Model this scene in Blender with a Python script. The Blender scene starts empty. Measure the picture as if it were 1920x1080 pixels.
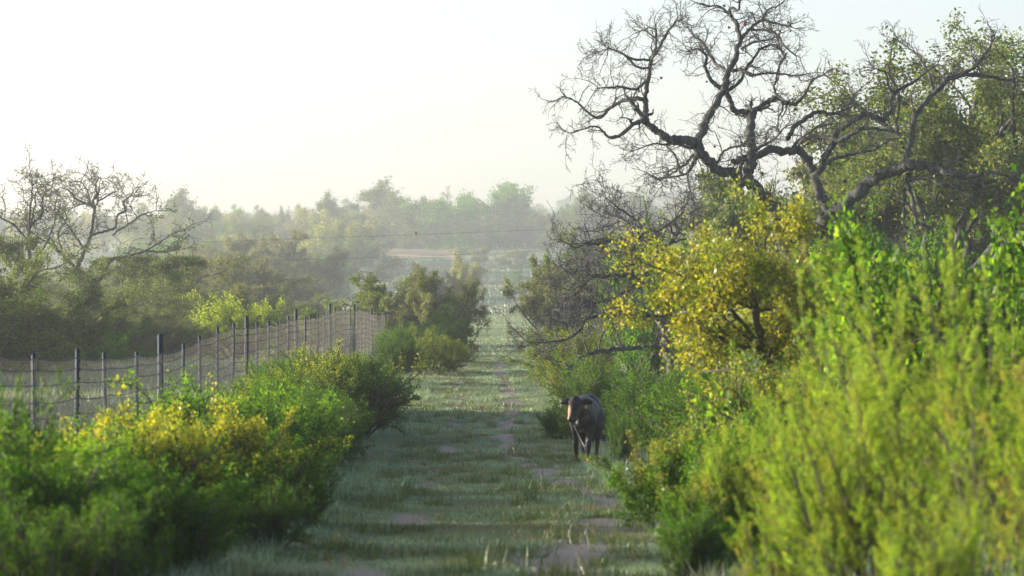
import bpy, bmesh, math, random
import numpy as np
from mathutils import Vector, Matrix

scene = bpy.context.scene
C = scene.collection
PI = math.pi
# ------------------------------------------------------------------ camera
FPX = 7200.0          # focal length in pixels of the 1920 px wide photograph (135 mm)
VPX = 930.0           # column the straight track runs towards
CAMZ = 1.7
cam = bpy.data.cameras.new('camera')
cam.lens = 135.0; cam.sensor_width = 36.0
cam.clip_start = 0.5; cam.clip_end = 6000
cam.dof.use_dof = True
cam.dof.focus_distance = 118.0
cam.dof.aperture_fstop = 4.0
camo = bpy.data.objects.new('camera', cam)
camo.location = (0, 0, CAMZ)
camo.rotation_euler = (math.radians(90), 0, -math.atan((960 - VPX) / FPX))
C.objects.link(camo)
scene.camera = camo
# ------------------------------------------------------------------ sky and sun
SUN_AZ, SUN_EL = 77.0, 8.6          # degrees to the left of the view, degrees up
w = bpy.data.worlds.new('World'); scene.world = w; w.use_nodes = True
nt = w.node_tree
sky = nt.nodes.new('ShaderNodeTexSky'); sky.sky_type = 'NISHITA'; sky.sun_disc = False
sky.sun_elevation = math.radians(SUN_EL); sky.sun_rotation = math.radians(-SUN_AZ)
sky.air_density = 0.5; sky.dust_density = 1.85; sky.ozone_density = 0.0
nt.links.new(sky.outputs[0], nt.nodes['Background'].inputs[0])
nt.nodes['Background'].inputs[1].default_value = 0.14
a, e = math.radians(SUN_AZ), math.radians(SUN_EL)
sdir = Vector((-math.sin(a) * math.cos(e), math.cos(a) * math.cos(e), math.sin(e)))
sl = bpy.data.lights.new('sun', 'SUN'); sl.energy = 5.0; sl.angle = math.radians(0.6); sl.color = (1.0, 0.90, 0.74)
so = bpy.data.objects.new('sun', sl); so.rotation_euler = (-sdir).to_track_quat('-Z', 'Y').to_euler()
so.location = sdir * 60; C.objects.link(so)
# ------------------------------------------------------------------ exposure and sampling
vs = scene.view_settings
vs.view_transform = 'Standard'; vs.look = 'None'; vs.gamma = 1.0; vs.exposure = 1.38
scene.render.engine = 'CYCLES'
cy = scene.cycles
cy.use_denoising = True
cy.max_bounces = 8; cy.diffuse_bounces = 3; cy.glossy_bounces = 2; cy.transmission_bounces = 4
cy.volume_bounces = 1; cy.transparent_max_bounces = 4; cy.sample_clamp_indirect = 6.0
cy.use_adaptive_sampling = True; cy.adaptive_threshold = 0.01
cy.caustics_reflective = False; cy.caustics_refractive = False

# ------------------------------------------------------------------ terrain profile
GD = np.array([-60, 0, 15, 30, 50, 69, 90, 110, 126, 140, 156, 172, 190, 212, 240, 290, 350, 420, 470, 520, 600, 700, 760, 860, 960, 1080, 1250, 1400, 1600.])
GZ = np.array([.9, 0, -.26, -.58, -1.08, -1.44, -1.5, -1.38, -1.18, -1.05, -1.25, -1.62, -1.92, -1.9, -1.66, -1.35, -1.15, -1.0, -.2, 1.3, 4.6, 8.4, 9.6, 9.4, 8.6, 10.0, 17.0, 21.0, 22.0])
def dmap(d):
    """the valley beyond the live oaks is deep: distances past 240 m run on 1.8 times as far"""
    d = np.asarray(d, float)
    return np.where(d < 240, d, 240 + (d - 240) * 1.8)
GZ = CAMZ + (GZ - CAMZ) * dmap(GD) / np.maximum(GD, 1) * (GD > 240) + (GZ - CAMZ) * (GD <= 240)
GD = dmap(GD)
def _pchip(x, y):
    h = np.diff(x); dl = np.diff(y) / h
    m = np.zeros_like(y)
    for i in range(1, len(x) - 1):
        if dl[i - 1] * dl[i] > 0:
            w1 = 2 * h[i] + h[i - 1]; w2 = h[i] + 2 * h[i - 1]
            m[i] = (w1 + w2) / (w1 / dl[i - 1] + w2 / dl[i])
    m[0] = dl[0]; m[-1] = dl[-1]
    return m
GM = _pchip(GD, GZ)
def ground_np(X, Y):
    X = np.asarray(X, float); Y = np.clip(np.asarray(Y, float), GD[0], GD[-1])
    i = np.clip(np.searchsorted(GD, Y) - 1, 0, len(GD) - 2)
    h = GD[i + 1] - GD[i]; t = (Y - GD[i]) / h
    z = (GZ[i] * (1 + 2 * t) * (1 - t) ** 2 + GM[i] * h * t * (1 - t) ** 2
         + GZ[i + 1] * t * t * (3 - 2 * t) + GM[i + 1] * h * t * t * (t - 1))
    off = np.clip((np.abs(X) - 2.6) / 8.0, 0, 1)
    z = z + off * (0.10 * np.sin(X * .31 + Y * .11) + 0.08 * np.sin(X * .13 - Y * .23 + 1.3) + .05 * np.sin(Y * .61 + X * .7))
    z = z - .45 * np.clip((-X - 3.0) / 2.2, 0, 1) * np.clip((78 - Y) / 28, 0, 1)
    z = z - .36 * np.clip((-X - 3.0) / 2.2, 0, 1) * np.exp(-((Y - 143) / 26.0) ** 2)
    far = np.clip((Y - 440) / 900, 0, 1)
    z = z + far * (1.6 * np.sin(X * .014 + 1.0) + 1.0 * np.sin(X * .032 + Y * .008)) * np.clip(np.abs(X) / 90, 0, 1)
    z = z + np.clip((Y - 1610) / 540, 0, 1) * 13 * np.clip((X + 16) / 125, 0, 1)
    return z
def G(x, y): return float(ground_np(x, y))
def px2x(px, d): return (px - VPX) / FPX * d
def P(px, py, d): return ((px - VPX) / FPX * d, d, CAMZ - (py - 540.0) / FPX * d)

# ------------------------------------------------------------------ mesh helpers
def mesh_np(name, verts, faces, mat=None, smooth=False):
    verts = np.ascontiguousarray(verts, np.float32).reshape(-1, 3)
    faces = np.ascontiguousarray(faces, np.int32)
    me = bpy.data.meshes.new(name)
    k = faces.shape[1]; n = faces.shape[0]
    me.vertices.add(len(verts)); me.vertices.foreach_set('co', verts.ravel())
    me.loops.add(n * k); me.loops.foreach_set('vertex_index', faces.ravel())
    me.polygons.add(n)
    me.polygons.foreach_set('loop_start', np.arange(0, n * k, k, dtype=np.int32))
    me.polygons.foreach_set('loop_total', np.full(n, k, np.int32))
    if smooth: me.polygons.foreach_set('use_smooth', np.ones(n, bool))
    me.update(calc_edges=True)
    if mat is not None: me.materials.append(mat)
    return me
def link(name, me, parent=None, loc=None):
    o = bpy.data.objects.new(name, me); C.objects.link(o)
    if parent is not None: o.parent = parent
    if loc is not None: o.location = loc
    return o
def tag(o, label=None, cat=None, group=None, kind=None):
    if label: o['label'] = label
    if cat: o['category'] = cat
    if group: o['group'] = group
    if kind: o['kind'] = kind
    return o
def thing(name, label, cat, loc=(0, 0, 0), rotz=0.0, scale=1.0, group=None):
    o = bpy.data.objects.new(name, None); C.objects.link(o)
    o.location = loc; o.rotation_euler = (0, 0, rotz); o.empty_display_size = .2
    o.scale = (scale,) * 3 if not hasattr(scale, '__len__') else scale
    return tag(o, label, cat, group)

class Tubes:
    """collects polylines with radii; builds all of them as one tapered mesh"""
    def __init__(self): self.d = {}
    def add(self, pts, rad, k):
        self.d.setdefault((len(pts), k), []).append((pts, rad))
    def build(self, name, mat, smooth=True):
        V = []; F = []; base = 0
        for (n, k), L in self.d.items():
            Pn = np.array([q[0] for q in L], float); R = np.array([q[1] for q in L], float)
            m = len(L)
            T = np.gradient(Pn, axis=1); T /= np.linalg.norm(T, axis=2, keepdims=True) + 1e-9
            D = Pn[:, -1] - Pn[:, 0]; ax = np.argmin(np.abs(D), axis=1)
            ref = np.zeros((m, 3)); ref[np.arange(m), ax] = 1
            U = np.cross(T, ref[:, None, :]); U /= np.linalg.norm(U, axis=2, keepdims=True) + 1e-9
            W = np.cross(T, U)
            an = np.arange(k) * 2 * PI / k
            ring = (Pn[:, :, None, :] + R[:, :, None, None] * (np.cos(an)[None, None, :, None] * U[:, :, None, :] + np.sin(an)[None, None, :, None] * W[:, :, None, :]))
            V.append(ring.reshape(-1, 3))
            idx = np.arange(m * n * k).reshape(m, n, k) + base
            q = np.stack([idx[:, :-1, :], np.roll(idx, -1, 2)[:, :-1, :], np.roll(idx, -1, 2)[:, 1:, :], idx[:, 1:, :]], -1)
            F.append(q.reshape(-1, 4)); base += m * n * k
        return mesh_np(name, np.concatenate(V), np.concatenate(F), mat, smooth)

def leaves_mesh(name, c, ax, L, W, rng, mat, flat=0.0):
    """one four-cornered leaf blade for every position c, along ax"""
    n = len(c)
    r = rng.normal(size=(n, 3)); r[:, 2] += flat
    b = np.cross(ax, r); b /= np.linalg.norm(b, axis=1, keepdims=True) + 1e-9
    nn = np.cross(ax, b)
    L = L[:, None]; W = W[:, None]
    mid = c + ax * L * .5
    V = np.stack([c, mid + b * W * .5 + nn * L * .06, c + ax * L, mid - b * W * .5 + nn * L * .06], 1).reshape(-1, 3)
    F = np.arange(n * 4).reshape(n, 4)
    return mesh_np(name, V, F, mat)

# ------------------------------------------------------------------ materials
def nodes_of(name):
    m = bpy.data.materials.new(name); m.use_nodes = True
    t = m.node_tree; t.nodes.clear()
    return m, t, t.nodes.new('ShaderNodeOutputMaterial')
def ramp(t, fac, cols):
    r = t.nodes.new('ShaderNodeValToRGB')
    el = r.color_ramp.elements
    while len(el) < len(cols): el.new(.5)
    for i, (p, c) in enumerate(cols):
        el[i].position = p; el[i].color = (*c, 1)
    t.links.new(fac, r.inputs[0])
    return r.outputs[0]
def leaf_mat(name, cols, trans=0.5, gloss=.06, rough=.35, patch=None, pscale=1.2, tgain=1.75):
    """leaf: diffuse + light shining through + a thin waxy gloss; colour differs leaf by leaf"""
    m, t, out = nodes_of(name)
    N = t.nodes.new; Lk = t.links.new
    geo = N('ShaderNodeNewGeometry')
    k = len(cols)
    col = ramp(t, geo.outputs['Random Per Island'], [(i / max(1, k - 1), c) for i, c in enumerate(cols)])
    if patch is not None:
        tc = N('ShaderNodeTexCoord'); nz = N('ShaderNodeTexNoise'); nz.inputs['Scale'].default_value = pscale; nz.inputs['Detail'].default_value = 2
        Lk(tc.outputs['Object'], nz.inputs['Vector'])
        mr = N('ShaderNodeMapRange'); mr.inputs[1].default_value = .48; mr.inputs[2].default_value = .66
        Lk(nz.outputs[0], mr.inputs[0])
        mx = N('ShaderNodeMix'); mx.data_type = 'RGBA'
        Lk(mr.outputs[0], mx.inputs[0]); Lk(col, mx.inputs[6]); mx.inputs[7].default_value = (*patch, 1)
        col = mx.outputs[2]
    df = N('ShaderNodeBsdfDiffuse'); Lk(col, df.inputs[0])
    g = N('ShaderNodeMix'); g.data_type = 'RGBA'; g.blend_type = 'MULTIPLY'; g.inputs[0].default_value = 1
    Lk(col, g.inputs[6]); g.inputs[7].default_value = (tgain * 1.12, tgain * 1.08, tgain * .40, 1)
    tr = N('ShaderNodeBsdfTranslucent'); Lk(g.outputs[2], tr.inputs[0])
    m1 = N('ShaderNodeMixShader'); m1.inputs[0].default_value = trans
    Lk(df.outputs[0], m1.inputs[1]); Lk(tr.outputs[0], m1.inputs[2])
    gl = N('ShaderNodeBsdfGlossy'); gl.inputs['Roughness'].default_value = rough; gl.inputs[0].default_value = (.9, .9, .85, 1)
    m2 = N('ShaderNodeMixShader'); m2.inputs[0].default_value = gloss
    Lk(m1.outputs[0], m2.inputs[1]); Lk(gl.outputs[0], m2.inputs[2])
    Lk(m2.outputs[0], out.inputs[0])
    return m
def rough_mat(name, c0, c1, scale=8.0, rough=.9, bump=.0, detail=6, spec=.2, stretch=None, metallic=0.0):
    m, t, out = nodes_of(name)
    N = t.nodes.new; Lk = t.links.new
    tc = N('ShaderNodeTexCoord'); nz = N('ShaderNodeTexNoise'); nz.inputs['Scale'].default_value = scale; nz.inputs['Detail'].default_value = detail
    v = tc.outputs['Object']
    if stretch:
        mp = N('ShaderNodeMapping'); mp.inputs['Scale'].default_value = stretch; Lk(v, mp.inputs[0]); v = mp.outputs[0]
    Lk(v, nz.inputs['Vector'])
    col = ramp(t, nz.outputs[0], [(.36, c0), (.66, c1)])
    b = N('ShaderNodeBsdfPrincipled'); Lk(col, b.inputs['Base Color'])
    b.inputs['Roughness'].default_value = rough; b.inputs['Specular IOR Level'].default_value = spec; b.inputs['Metallic'].default_value = metallic
    if bump:
        bp = N('ShaderNodeBump'); bp.inputs['Strength'].default_value = bump; bp.inputs['Distance'].default_value = .03
        Lk(nz.outputs[0], bp.inputs['Height']); Lk(bp.outputs[0], b.inputs['Normal'])
    Lk(b.outputs[0], out.inputs[0])
    return m
M = {}
M['bark'] = rough_mat('oak_bark', (.035, .040, .043), (.11, .112, .108), 9, .95, .8, stretch=(1, 1, .35))
M['bark_pale'] = rough_mat('pale_bark', (.16, .165, .165), (.36, .36, .34), 9, .95, .5, stretch=(1, 1, .35))
M['bark_dead'] = rough_mat('dead_wood', (.045, .047, .055), (.14, .14, .145), 9, .95, .5, stretch=(1, 1, .35))
M['twig'] = rough_mat('brush_twig', (.055, .050, .045), (.13, .115, .10), 12, .95)
M['moss'] = rough_mat('ball_moss', (.035, .022, .020), (.08, .05, .04), 20, 1.0)
M['leaf_green'] = leaf_mat('leaf_green', [(.028, .085, .011), (.050, .14, .015), (.085, .20, .019), (.14, .24, .022)], .5, .008)
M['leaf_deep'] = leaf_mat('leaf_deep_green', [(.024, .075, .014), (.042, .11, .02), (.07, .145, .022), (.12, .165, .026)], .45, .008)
M['leaf_bright'] = leaf_mat('leaf_bright_green', [(.06, .15, .02), (.095, .20, .025), (.135, .245, .03), (.18, .265, .035)], .55, .008)
M['leaf_wisp'] = leaf_mat('leaf_feathery_green', [(.11, .23, .035), (.175, .31, .042), (.245, .36, .055), (.32, .37, .07)], .6, .008, patch=(.26, .30, .05), pscale=3.0)
M['leaf_wisp_b'] = leaf_mat('leaf_feathery_olive', [(.09, .20, .02), (.15, .30, .025), (.22, .36, .03), (.33, .36, .06)], .58, .008, patch=(.30, .27, .09), pscale=4.0)
M['leaf_gold'] = leaf_mat('leaf_golden', [(.12, .19, .025), (.22, .27, .03), (.33, .34, .045), (.40, .33, .045)], .5, .02, .3)
M['leaf_yellow'] = leaf_mat('leaf_yellow_oak', [(.10, .16, .03), (.18, .21, .04), (.27, .265, .055), (.34, .26, .05)], .5, .02, .3, patch=(.10, .17, .03), pscale=2.2)
M['leaf_olive'] = leaf_mat('leaf_olive_oak', [(.040, .080, .026), (.065, .115, .034), (.10, .15, .042), (.16, .165, .05)], .46, .008, .32)
M['leaf_dusty'] = leaf_mat('leaf_dusty_oak', [(.075, .115, .06), (.125, .17, .08), (.175, .21, .10), (.23, .22, .10)], .42, .008)
M['leaf_brown'] = leaf_mat('leaf_brown_spring', [(.085, .105, .065), (.12, .135, .08), (.165, .155, .09), (.11, .145, .065)], .42, .008)
M['leaf_far'] = leaf_mat('leaf_far_wood', [(.07, .10, .03), (.11, .14, .04), (.15, .17, .04)], .4, .008)
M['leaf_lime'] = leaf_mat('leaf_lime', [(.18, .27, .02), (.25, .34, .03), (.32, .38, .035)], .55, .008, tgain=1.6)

# ------------------------------------------------------------------ growth
def rot_about(v, ax, ang): return Matrix.Rotation(ang, 3, ax) @ v
def side_dir(rng, d, ang):
    r = Vector((rng.gauss(0, 1), rng.gauss(0, 1), rng.gauss(0, 1)))
    p = d.cross(r)
    if p.length < 1e-5: p = d.orthogonal()
    p.normalize()
    return (d * math.cos(ang) + p * math.sin(ang)).normalized()
def path(rng, p, d, L, n, wob, up):
    pts = [p.copy()]; d = d.copy(); s = L / (n - 1)
    for i in range(n - 1):
        d = d + Vector((rng.gauss(0, wob), rng.gauss(0, wob), rng.gauss(0, wob) + up))
        d.normalize(); p = p + d * s; pts.append(p.copy())
    return pts, d
class Plant:
    def __init__(self, seed): self.T = Tubes(); self.rng = random.Random(seed); self.tips = []; self.np = np.random.default_rng(seed)
    def grow(self, p, d, L, r, lvl, prm):
        rng = self.rng
        n = prm['n'][lvl]
        pts, de = path(rng, p, d, L, n, prm['wob'][lvl], prm['up'][lvl])
        last = lvl == len(prm['n']) - 1
        tip = prm.get('tip', .0025)
        r1 = max(tip, r * (prm['tap'] if not last else .35))
        rad = [r + (r1 - r) * (i / (n - 1)) for i in range(n)]
        self.T.add(pts, rad, prm['k'][lvl])
        if last:
            self.tips.append(pts); return
        nc = prm['c'][lvl]; nc = max(1, int(nc * rng.uniform(.75, 1.25) + .5))
        t0 = prm['t0'][lvl]
        for j in range(nc):
            t = t0 + (1 - t0) * (j + rng.random()) / nc
            f = t * (n - 1); i = min(n - 2, int(f)); q = pts[i].lerp(pts[i + 1], f - i)
            dd = (pts[i + 1] - pts[i]).normalized()
            cd = side_dir(rng, dd, math.radians(rng.uniform(*prm['ang'][lvl])))
            if 'zmin' in prm and cd.z < prm['zmin']: cd.z = prm['zmin'] + .2 * rng.random(); cd.normalize()
            self.grow(q, cd, L * prm['lr'][lvl] * rng.uniform(.6, 1.15) * (1.15 - .45 * t), (r + (r1 - r) * t) * prm['rr'][lvl], lvl + 1, prm)
        self.grow(pts[-1], de, L * prm['lr'][lvl] * rng.uniform(.6, 1.0), r1 * .9, lvl + 1, prm)
    def leaf_pts(self, N, spread, along=True):
        g = self.np
        A = np.array([[tuple(q) for q in t] for t in self.tips])      # m, n, 3
        m, n, _ = A.shape
        i = g.integers(0, m, N); f = g.random(N) ** .8 * (n - 1.001); k = f.astype(int); fr = (f - k)[:, None]
        p0 = A[i, k]; p1 = A[i, k + 1]
        c = p0 * (1 - fr) + p1 * fr + g.normal(size=(N, 3)) * spread
        d = p1 - p0; d /= np.linalg.norm(d, axis=1, keepdims=True) + 1e-9
        ax = d * .8 + g.normal(size=(N, 3)) * .75; ax /= np.linalg.norm(ax, axis=1, keepdims=True) + 1e-9
        return c, ax

def split_leaves(plant, N, spread, L, W, mats, names, rule, lo=.7, hi=1.3):
    """leaf meshes for one plant; rule(c, rng) says which of the two kinds of leaf grows where"""
    c, ax = plant.leaf_pts(N, spread)
    g = plant.np
    s = g.uniform(lo, hi, N)
    res = []
    sel = rule(c, g) if rule else np.zeros(N, int)
    for k, (mt, nm) in enumerate(zip(mats, names)):
        q = sel == k
        if q.sum() == 0: continue
        res.append((nm, leaves_mesh(nm, c[q], ax[q], L * s[q], W * s[q], g, M[mt])))
    return res

def shrub_proto(seed, H=1.0, R=.75, stems=26, N=26000, L=.03, W=.016, mats=('leaf_green',), names=('foliage',), rule=None, spread=.02, lean=(0, 0), c=(5, 5), wob=.16, bark='twig', tip=.0022, ang=(25, 65)):
    pl = Plant(seed); rng = pl.rng
    prm = dict(n=[6, 5, 4], wob=[wob, wob * 1.2, wob * 1.3], up=[.02, .03, .03], k=[4, 3, 3], tap=.5, c=list(c), t0=[.22, .15],
               ang=[ang, ang], lr=[.45, .5], rr=[.6, .6], tip=tip)
    for i in range(stems):
        th = rng.uniform(0, 2 * PI); q = math.sqrt(rng.random())
        b = Vector((math.cos(th) * q * R * .3, math.sin(th) * q * R * .3, -.03))
        tip_p = Vector((math.cos(th) * q * R * .80 + lean[0], math.sin(th) * q * R * .80 + lean[1], H * .80 * math.sqrt(max(.05, 1 - .72 * q * q)) * rng.uniform(.78, 1.08)))
        v = tip_p - b
        pl.grow(b, (v.normalized() + Vector((0, 0, .1))).normalized(), v.length, .014 * H + .004, 0, prm)
    parts = [('stem', pl.T.build('stem', M[bark]))]
    parts += split_leaves(pl, N, spread, L, W, mats, names, rule)
    zs = sorted(q[-1].z for q in pl.tips); zt = zs[int(len(zs) * .998)]
    for _, me in parts: me.transform(Matrix.Diagonal((1, 1, H / zt, 1)))
    return parts

def place(name, label, cat, parts, loc, rotz=0.0, scale=1.0, group=None, mats=None):
    t = thing(name, label, cat, loc, rotz, scale, group)
    for nm, me in parts:
        o = link(nm, me, t)
        if mats and nm in mats:
            o.material_slots[0].link = 'OBJECT'; o.material_slots[0].material = M[mats[nm]]
    return t

# ------------------------------------------------------------------ ground, track
TRAIL = np.array([(20, .3), (30, .45), (34, .6), (40, 1.1), (44, 1.5), (48, 1.55), (54, 1.15), (60, .95), (66, .7), (73, .32), (82, .15), (92, .35), (104, .45), (118, .3), (132, .1), (150, .2), (260, .3)])
def dirt_np(X, Y, rng):
    tx = np.interp(Y, TRAIL[:, 0], TRAIL[:, 1]) + .10 * np.sin(Y * 1.3)
    n1 = np.sin(Y * .55 + np.sin(X * 2.1) + 1.7) * .5 + np.sin(Y * .23 + 2.0) * .35 + np.sin(Y * 1.7 + X * 3) * .3
    a = np.clip(1.3 - np.abs(X - tx) / (.21 + .10 * np.sin(Y * .8) + .16 * np.clip((50 - Y) / 10, 0, 1)), 0, 1) * np.clip(.95 + n1 * .6, 0, 1)
    n2 = np.sin(Y * .41 + 4.0 + X) * .5 + np.sin(Y * .97 + X * 2.2) * .4
    b = np.clip(1.2 - np.abs(X + 1.05 + .12 * np.sin(Y * .4)) / .30, 0, 1) * np.clip(.25 + n2 * 1.2, 0, 1) * .9
    return np.clip(np.maximum(a, b), 0, 1) * np.clip((190 - Y) / 40, 0, 1)
def sheet(name, xs, ys, mat, dz=0.0):
    X, Y = np.meshgrid(xs, ys)
    Z = ground_np(X, Y) + dz
    ny, nx = X.shape
    idx = np.arange(nx * ny).reshape(ny, nx)
    F = np.stack([idx[:-1, :-1], idx[:-1, 1:], idx[1:, 1:], idx[1:, :-1]], -1).reshape(-1, 4)
    me = mesh_np(name, np.stack([X, Y, Z], -1), F, mat, True)
    return me, X.ravel(), Y.ravel()
def ground_mat(name, cols, dirt=None):
    m, t, out = nodes_of(name)
    N = t.nodes.new; Lk = t.links.new
    tc = N('ShaderNodeTexCoord')
    n1 = N('ShaderNodeTexNoise'); n1.inputs['Scale'].default_value = .9; n1.inputs['Detail'].default_value = 9; n1.inputs['Roughness'].default_value = .7
    Lk(tc.outputs['Object'], n1.inputs['Vector'])
    col = ramp(t, n1.outputs[0], [(.3, cols[0]), (.5, cols[1]), (.7, cols[2])])
    n3 = N('ShaderNodeTexNoise'); n3.inputs['Scale'].default_value = .06; n3.inputs['Detail'].default_value = 6; Lk(tc.outputs['Object'], n3.inputs['Vector'])
    mg = N('ShaderNodeMix'); mg.data_type = 'RGBA'; mg.blend_type = 'MULTIPLY'; mg.inputs[0].default_value = 1
    Lk(col, mg.inputs[6]); Lk(ramp(t, n3.outputs[0], [(.35, (.55, .6, .6)), (.65, (1.3, 1.2, 1.05))]), mg.inputs[7]); col = mg.outputs[2]
    n2 = N('ShaderNodeTexNoise'); n2.inputs['Scale'].default_value = 26; n2.inputs['Detail'].default_value = 4
    Lk(tc.outputs['Object'], n2.inputs['Vector'])
    if dirt:
        at = N('ShaderNodeAttribute'); at.attribute_name = 'dirt'
        ad = N('ShaderNodeMath'); ad.operation = 'MULTIPLY_ADD'; ad.inputs[1].default_value = 1.6; 
        Lk(at.outputs['Fac'], ad.inputs[0])
        sb = N('ShaderNodeMath'); sb.operation = 'MULTIPLY_ADD'; sb.inputs[1].default_value = 1.2; sb.inputs[2].default_value = -.9
        Lk(n2.outputs[0], sb.inputs[0]); Lk(sb.outputs[0], ad.inputs[2]); ad.use_clamp = True
        mx = N('ShaderNodeMix'); mx.data_type = 'RGBA'; Lk(ad.outputs[0], mx.inputs[0]); Lk(col, mx.inputs[6])
        Lk(ramp(t, n2.outputs[0], [(.3, dirt[0]), (.7, dirt[1])]), mx.inputs[7]); col = mx.outputs[2]
    b = N('ShaderNodeBsdfPrincipled'); Lk(col, b.inputs['Base Color']); b.inputs['Roughness'].default_value = .95; b.inputs['Specular IOR Level'].default_value = .1
    bp = N('ShaderNodeBump'); bp.inputs['Strength'].default_value = .7; bp.inputs['Distance'].default_value = .04
    Lk(n2.outputs[0], bp.inputs['Height']); Lk(bp.outputs[0], b.inputs['Normal'])
    Lk(b.outputs[0], out.inputs[0])
    return m
M['ground'] = ground_mat('pasture_ground', [(.09, .11, .07), (.14, .185, .12), (.20, .25, .17)])
M['path'] = ground_mat('track_turf', [(.10, .12, .075), (.14, .19, .12), (.20, .25, .17)], dirt=((.22, .20, .185), (.34, .305, .285)))
xs = np.unique(np.concatenate([np.linspace(-720, -60, 45), np.linspace(-60, -12, 25), np.linspace(-12, 12, 49), np.linspace(12, 60, 25), np.linspace(60, 720, 45)]))
ys = np.unique(np.concatenate([np.linspace(-55, 20, 26), np.linspace(20, 260, 161), np.linspace(260, 1100, 151), np.linspace(1100, 2660, 131)]))
me, _, _ = sheet('ground', xs, ys, M['ground'])
tag(link('ground', me), kind='structure')
me, X, Y = sheet('path', np.linspace(-2.5, 2.4, 50), np.concatenate([np.linspace(-50, 20, 30)[:-1], np.linspace(20, 170, 751)[:-1], np.linspace(170, 1068, 420)]), M['path'], .03)
at = me.attributes.new('dirt', 'FLOAT', 'POINT'); at.data.foreach_set('value', dirt_np(X, Y, None).astype(np.float32))
tag(link('path', me), kind='structure')

# ------------------------------------------------------------------ grass
def blades(name, X, Y, h, wd, rng, mat, lean=.5):
    n = len(X); Z = ground_np(X, Y) + np.where((X > -2.5) & (X < 2.4), .028, -.004)
    th = rng.uniform(0, 2 * PI, n); u = np.stack([np.cos(th), np.sin(th), np.zeros(n)], 1)
    th2 = rng.uniform(0, 2 * PI, n); k = h * np.abs(rng.normal(0, lean, n))
    b = np.stack([X, Y, Z], 1)
    tip = b + np.stack([np.cos(th2) * k, np.sin(th2) * k, h], 1)
    V = np.stack([b - u * wd[:, None] * .5, b + u * wd[:, None] * .5, tip], 1).reshape(-1, 3)
    return mesh_np(name, V, np.arange(n * 3).reshape(n, 3), mat)
M['grass'] = leaf_mat('dewy_grass', [(.11, .20, .13), (.20, .33, .23), (.31, .43, .33), (.43, .47, .34)], .3, .03, .4, patch=(.22, .22, .14), pscale=.55, tgain=1.0)
M['grass_dark'] = leaf_mat('weed_green', [(.04, .08, .02), (.07, .11, .03), (.12, .14, .04)], .35, .05)
M['grass_dry'] = leaf_mat('dry_stalk', [(.16, .12, .06), (.24, .18, .09), (.30, .24, .13)], .3, .03)
rng = np.random.default_rng(5)
def scatter(n, x0, x1, d0, d1, pw):
    u = rng.random(n); d = (d0 ** pw + u * (d1 ** pw - d0 ** pw)) ** (1 / pw)
    return rng.uniform(x0, x1, n), d
# mown turf on the track
X, Y = scatter(235000, -2.75, 2.6, 27, 175, .25)
keep = dirt_np(X, Y, None) < rng.uniform(.05, .45, len(X))
X, Y = X[keep], Y[keep]
cl = np.sin(X * 1.9 + np.sin(Y * .7)) * np.sin(Y * .9 + X * .6) + .6 * np.sin(X * 4.1 + Y * 2.3)
h = (.028 + .025 * rng.random(len(X)) + .025 * np.clip(cl, 0, 2)) * (1 + Y / 300)
h *= np.clip(.75 + .55 * np.sin(X * 1.3 + Y * .37) * np.sin(Y * .53 - X * .9 + 1) + .35 * np.sin(X * 3.3 - Y * 1.1), .25, 1.5)
tag(link('grass', blades('grass', X, Y, h, .006 + Y * .00013, rng, M['grass'])), 'short dewy turf covering the mown ranch track', 'grass', kind='stuff')
# longer grass at both margins
X1, Y1 = scatter(60000, -5.2, -1.9, 27, 170, .35); X2, Y2 = scatter(50000, 1.5, 5.0, 27, 170, .35)
X = np.concatenate([X1, X2]); Y = np.concatenate([Y1, Y2])
h = .07 + .16 * rng.random(len(X)) ** 2
tag(link('grass', blades('verge', X, Y, h, .008 + Y * .00012, rng, M['grass'], .6)), 'longer dewy grass along both verges of the track', 'grass', kind='stuff')
# weedy clumps in the turf
cx, cyy = scatter(420, -2.5, 2.3, 28, 170, .5)
X = np.repeat(cx, 70) + rng.normal(0, .13, 420 * 70) * np.repeat(rng.uniform(.4, 1.6, 420), 70); Y = np.repeat(cyy, 70) + rng.normal(0, .2, 420 * 70)
h = (.05 + .14 * rng.random(len(X))) * np.repeat(rng.uniform(.4, 1.3, 420), 70)
tag(link('weeds', blades('weeds', X, Y, h, np.full(len(X), .013), rng, M['grass_dark'], .7)), 'dark low weeds dotted through the turf of the track', 'weeds', kind='stuff')
# dry stalks
cx, cyy = scatter(260, -2.6, 2.5, 28, 165, .6)
X = np.repeat(cx, 16) + rng.normal(0, .08, 260 * 16); Y = np.repeat(cyy, 16) + rng.normal(0, .1, 260 * 16)
tag(link('dry_grass', blades('dry', X, Y, .04 + .13 * rng.random(len(X)) ** 2, np.full(len(X), .008), rng, M['grass_dry'], .6)), 'brown dry stalks standing in the turf of the track', 'grass', kind='stuff')
# pasture on both sides and far down the track
X, Y = scatter(80000, -34, -4.5, 55, 330, .9)
h = .10 + .25 * rng.random(len(X)) ** 2
tag(link('grass', blades('pasture', X, Y, h, .02 + Y * .00012, rng, M['grass'], .6)), 'rough pasture grass beyond the high wire fence', 'grass', kind='stuff')
X, Y = scatter(60000, -4, 4, 165, 520, .8)
h = .06 + .12 * rng.random(len(X)) ** 2
tag(link('grass', blades('fartrack', X, Y, h, .015 + Y * .00012, rng, M['grass'], .6)), 'pale grass on the far stretch of the track beyond the rise', 'grass', kind='stuff')

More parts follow.
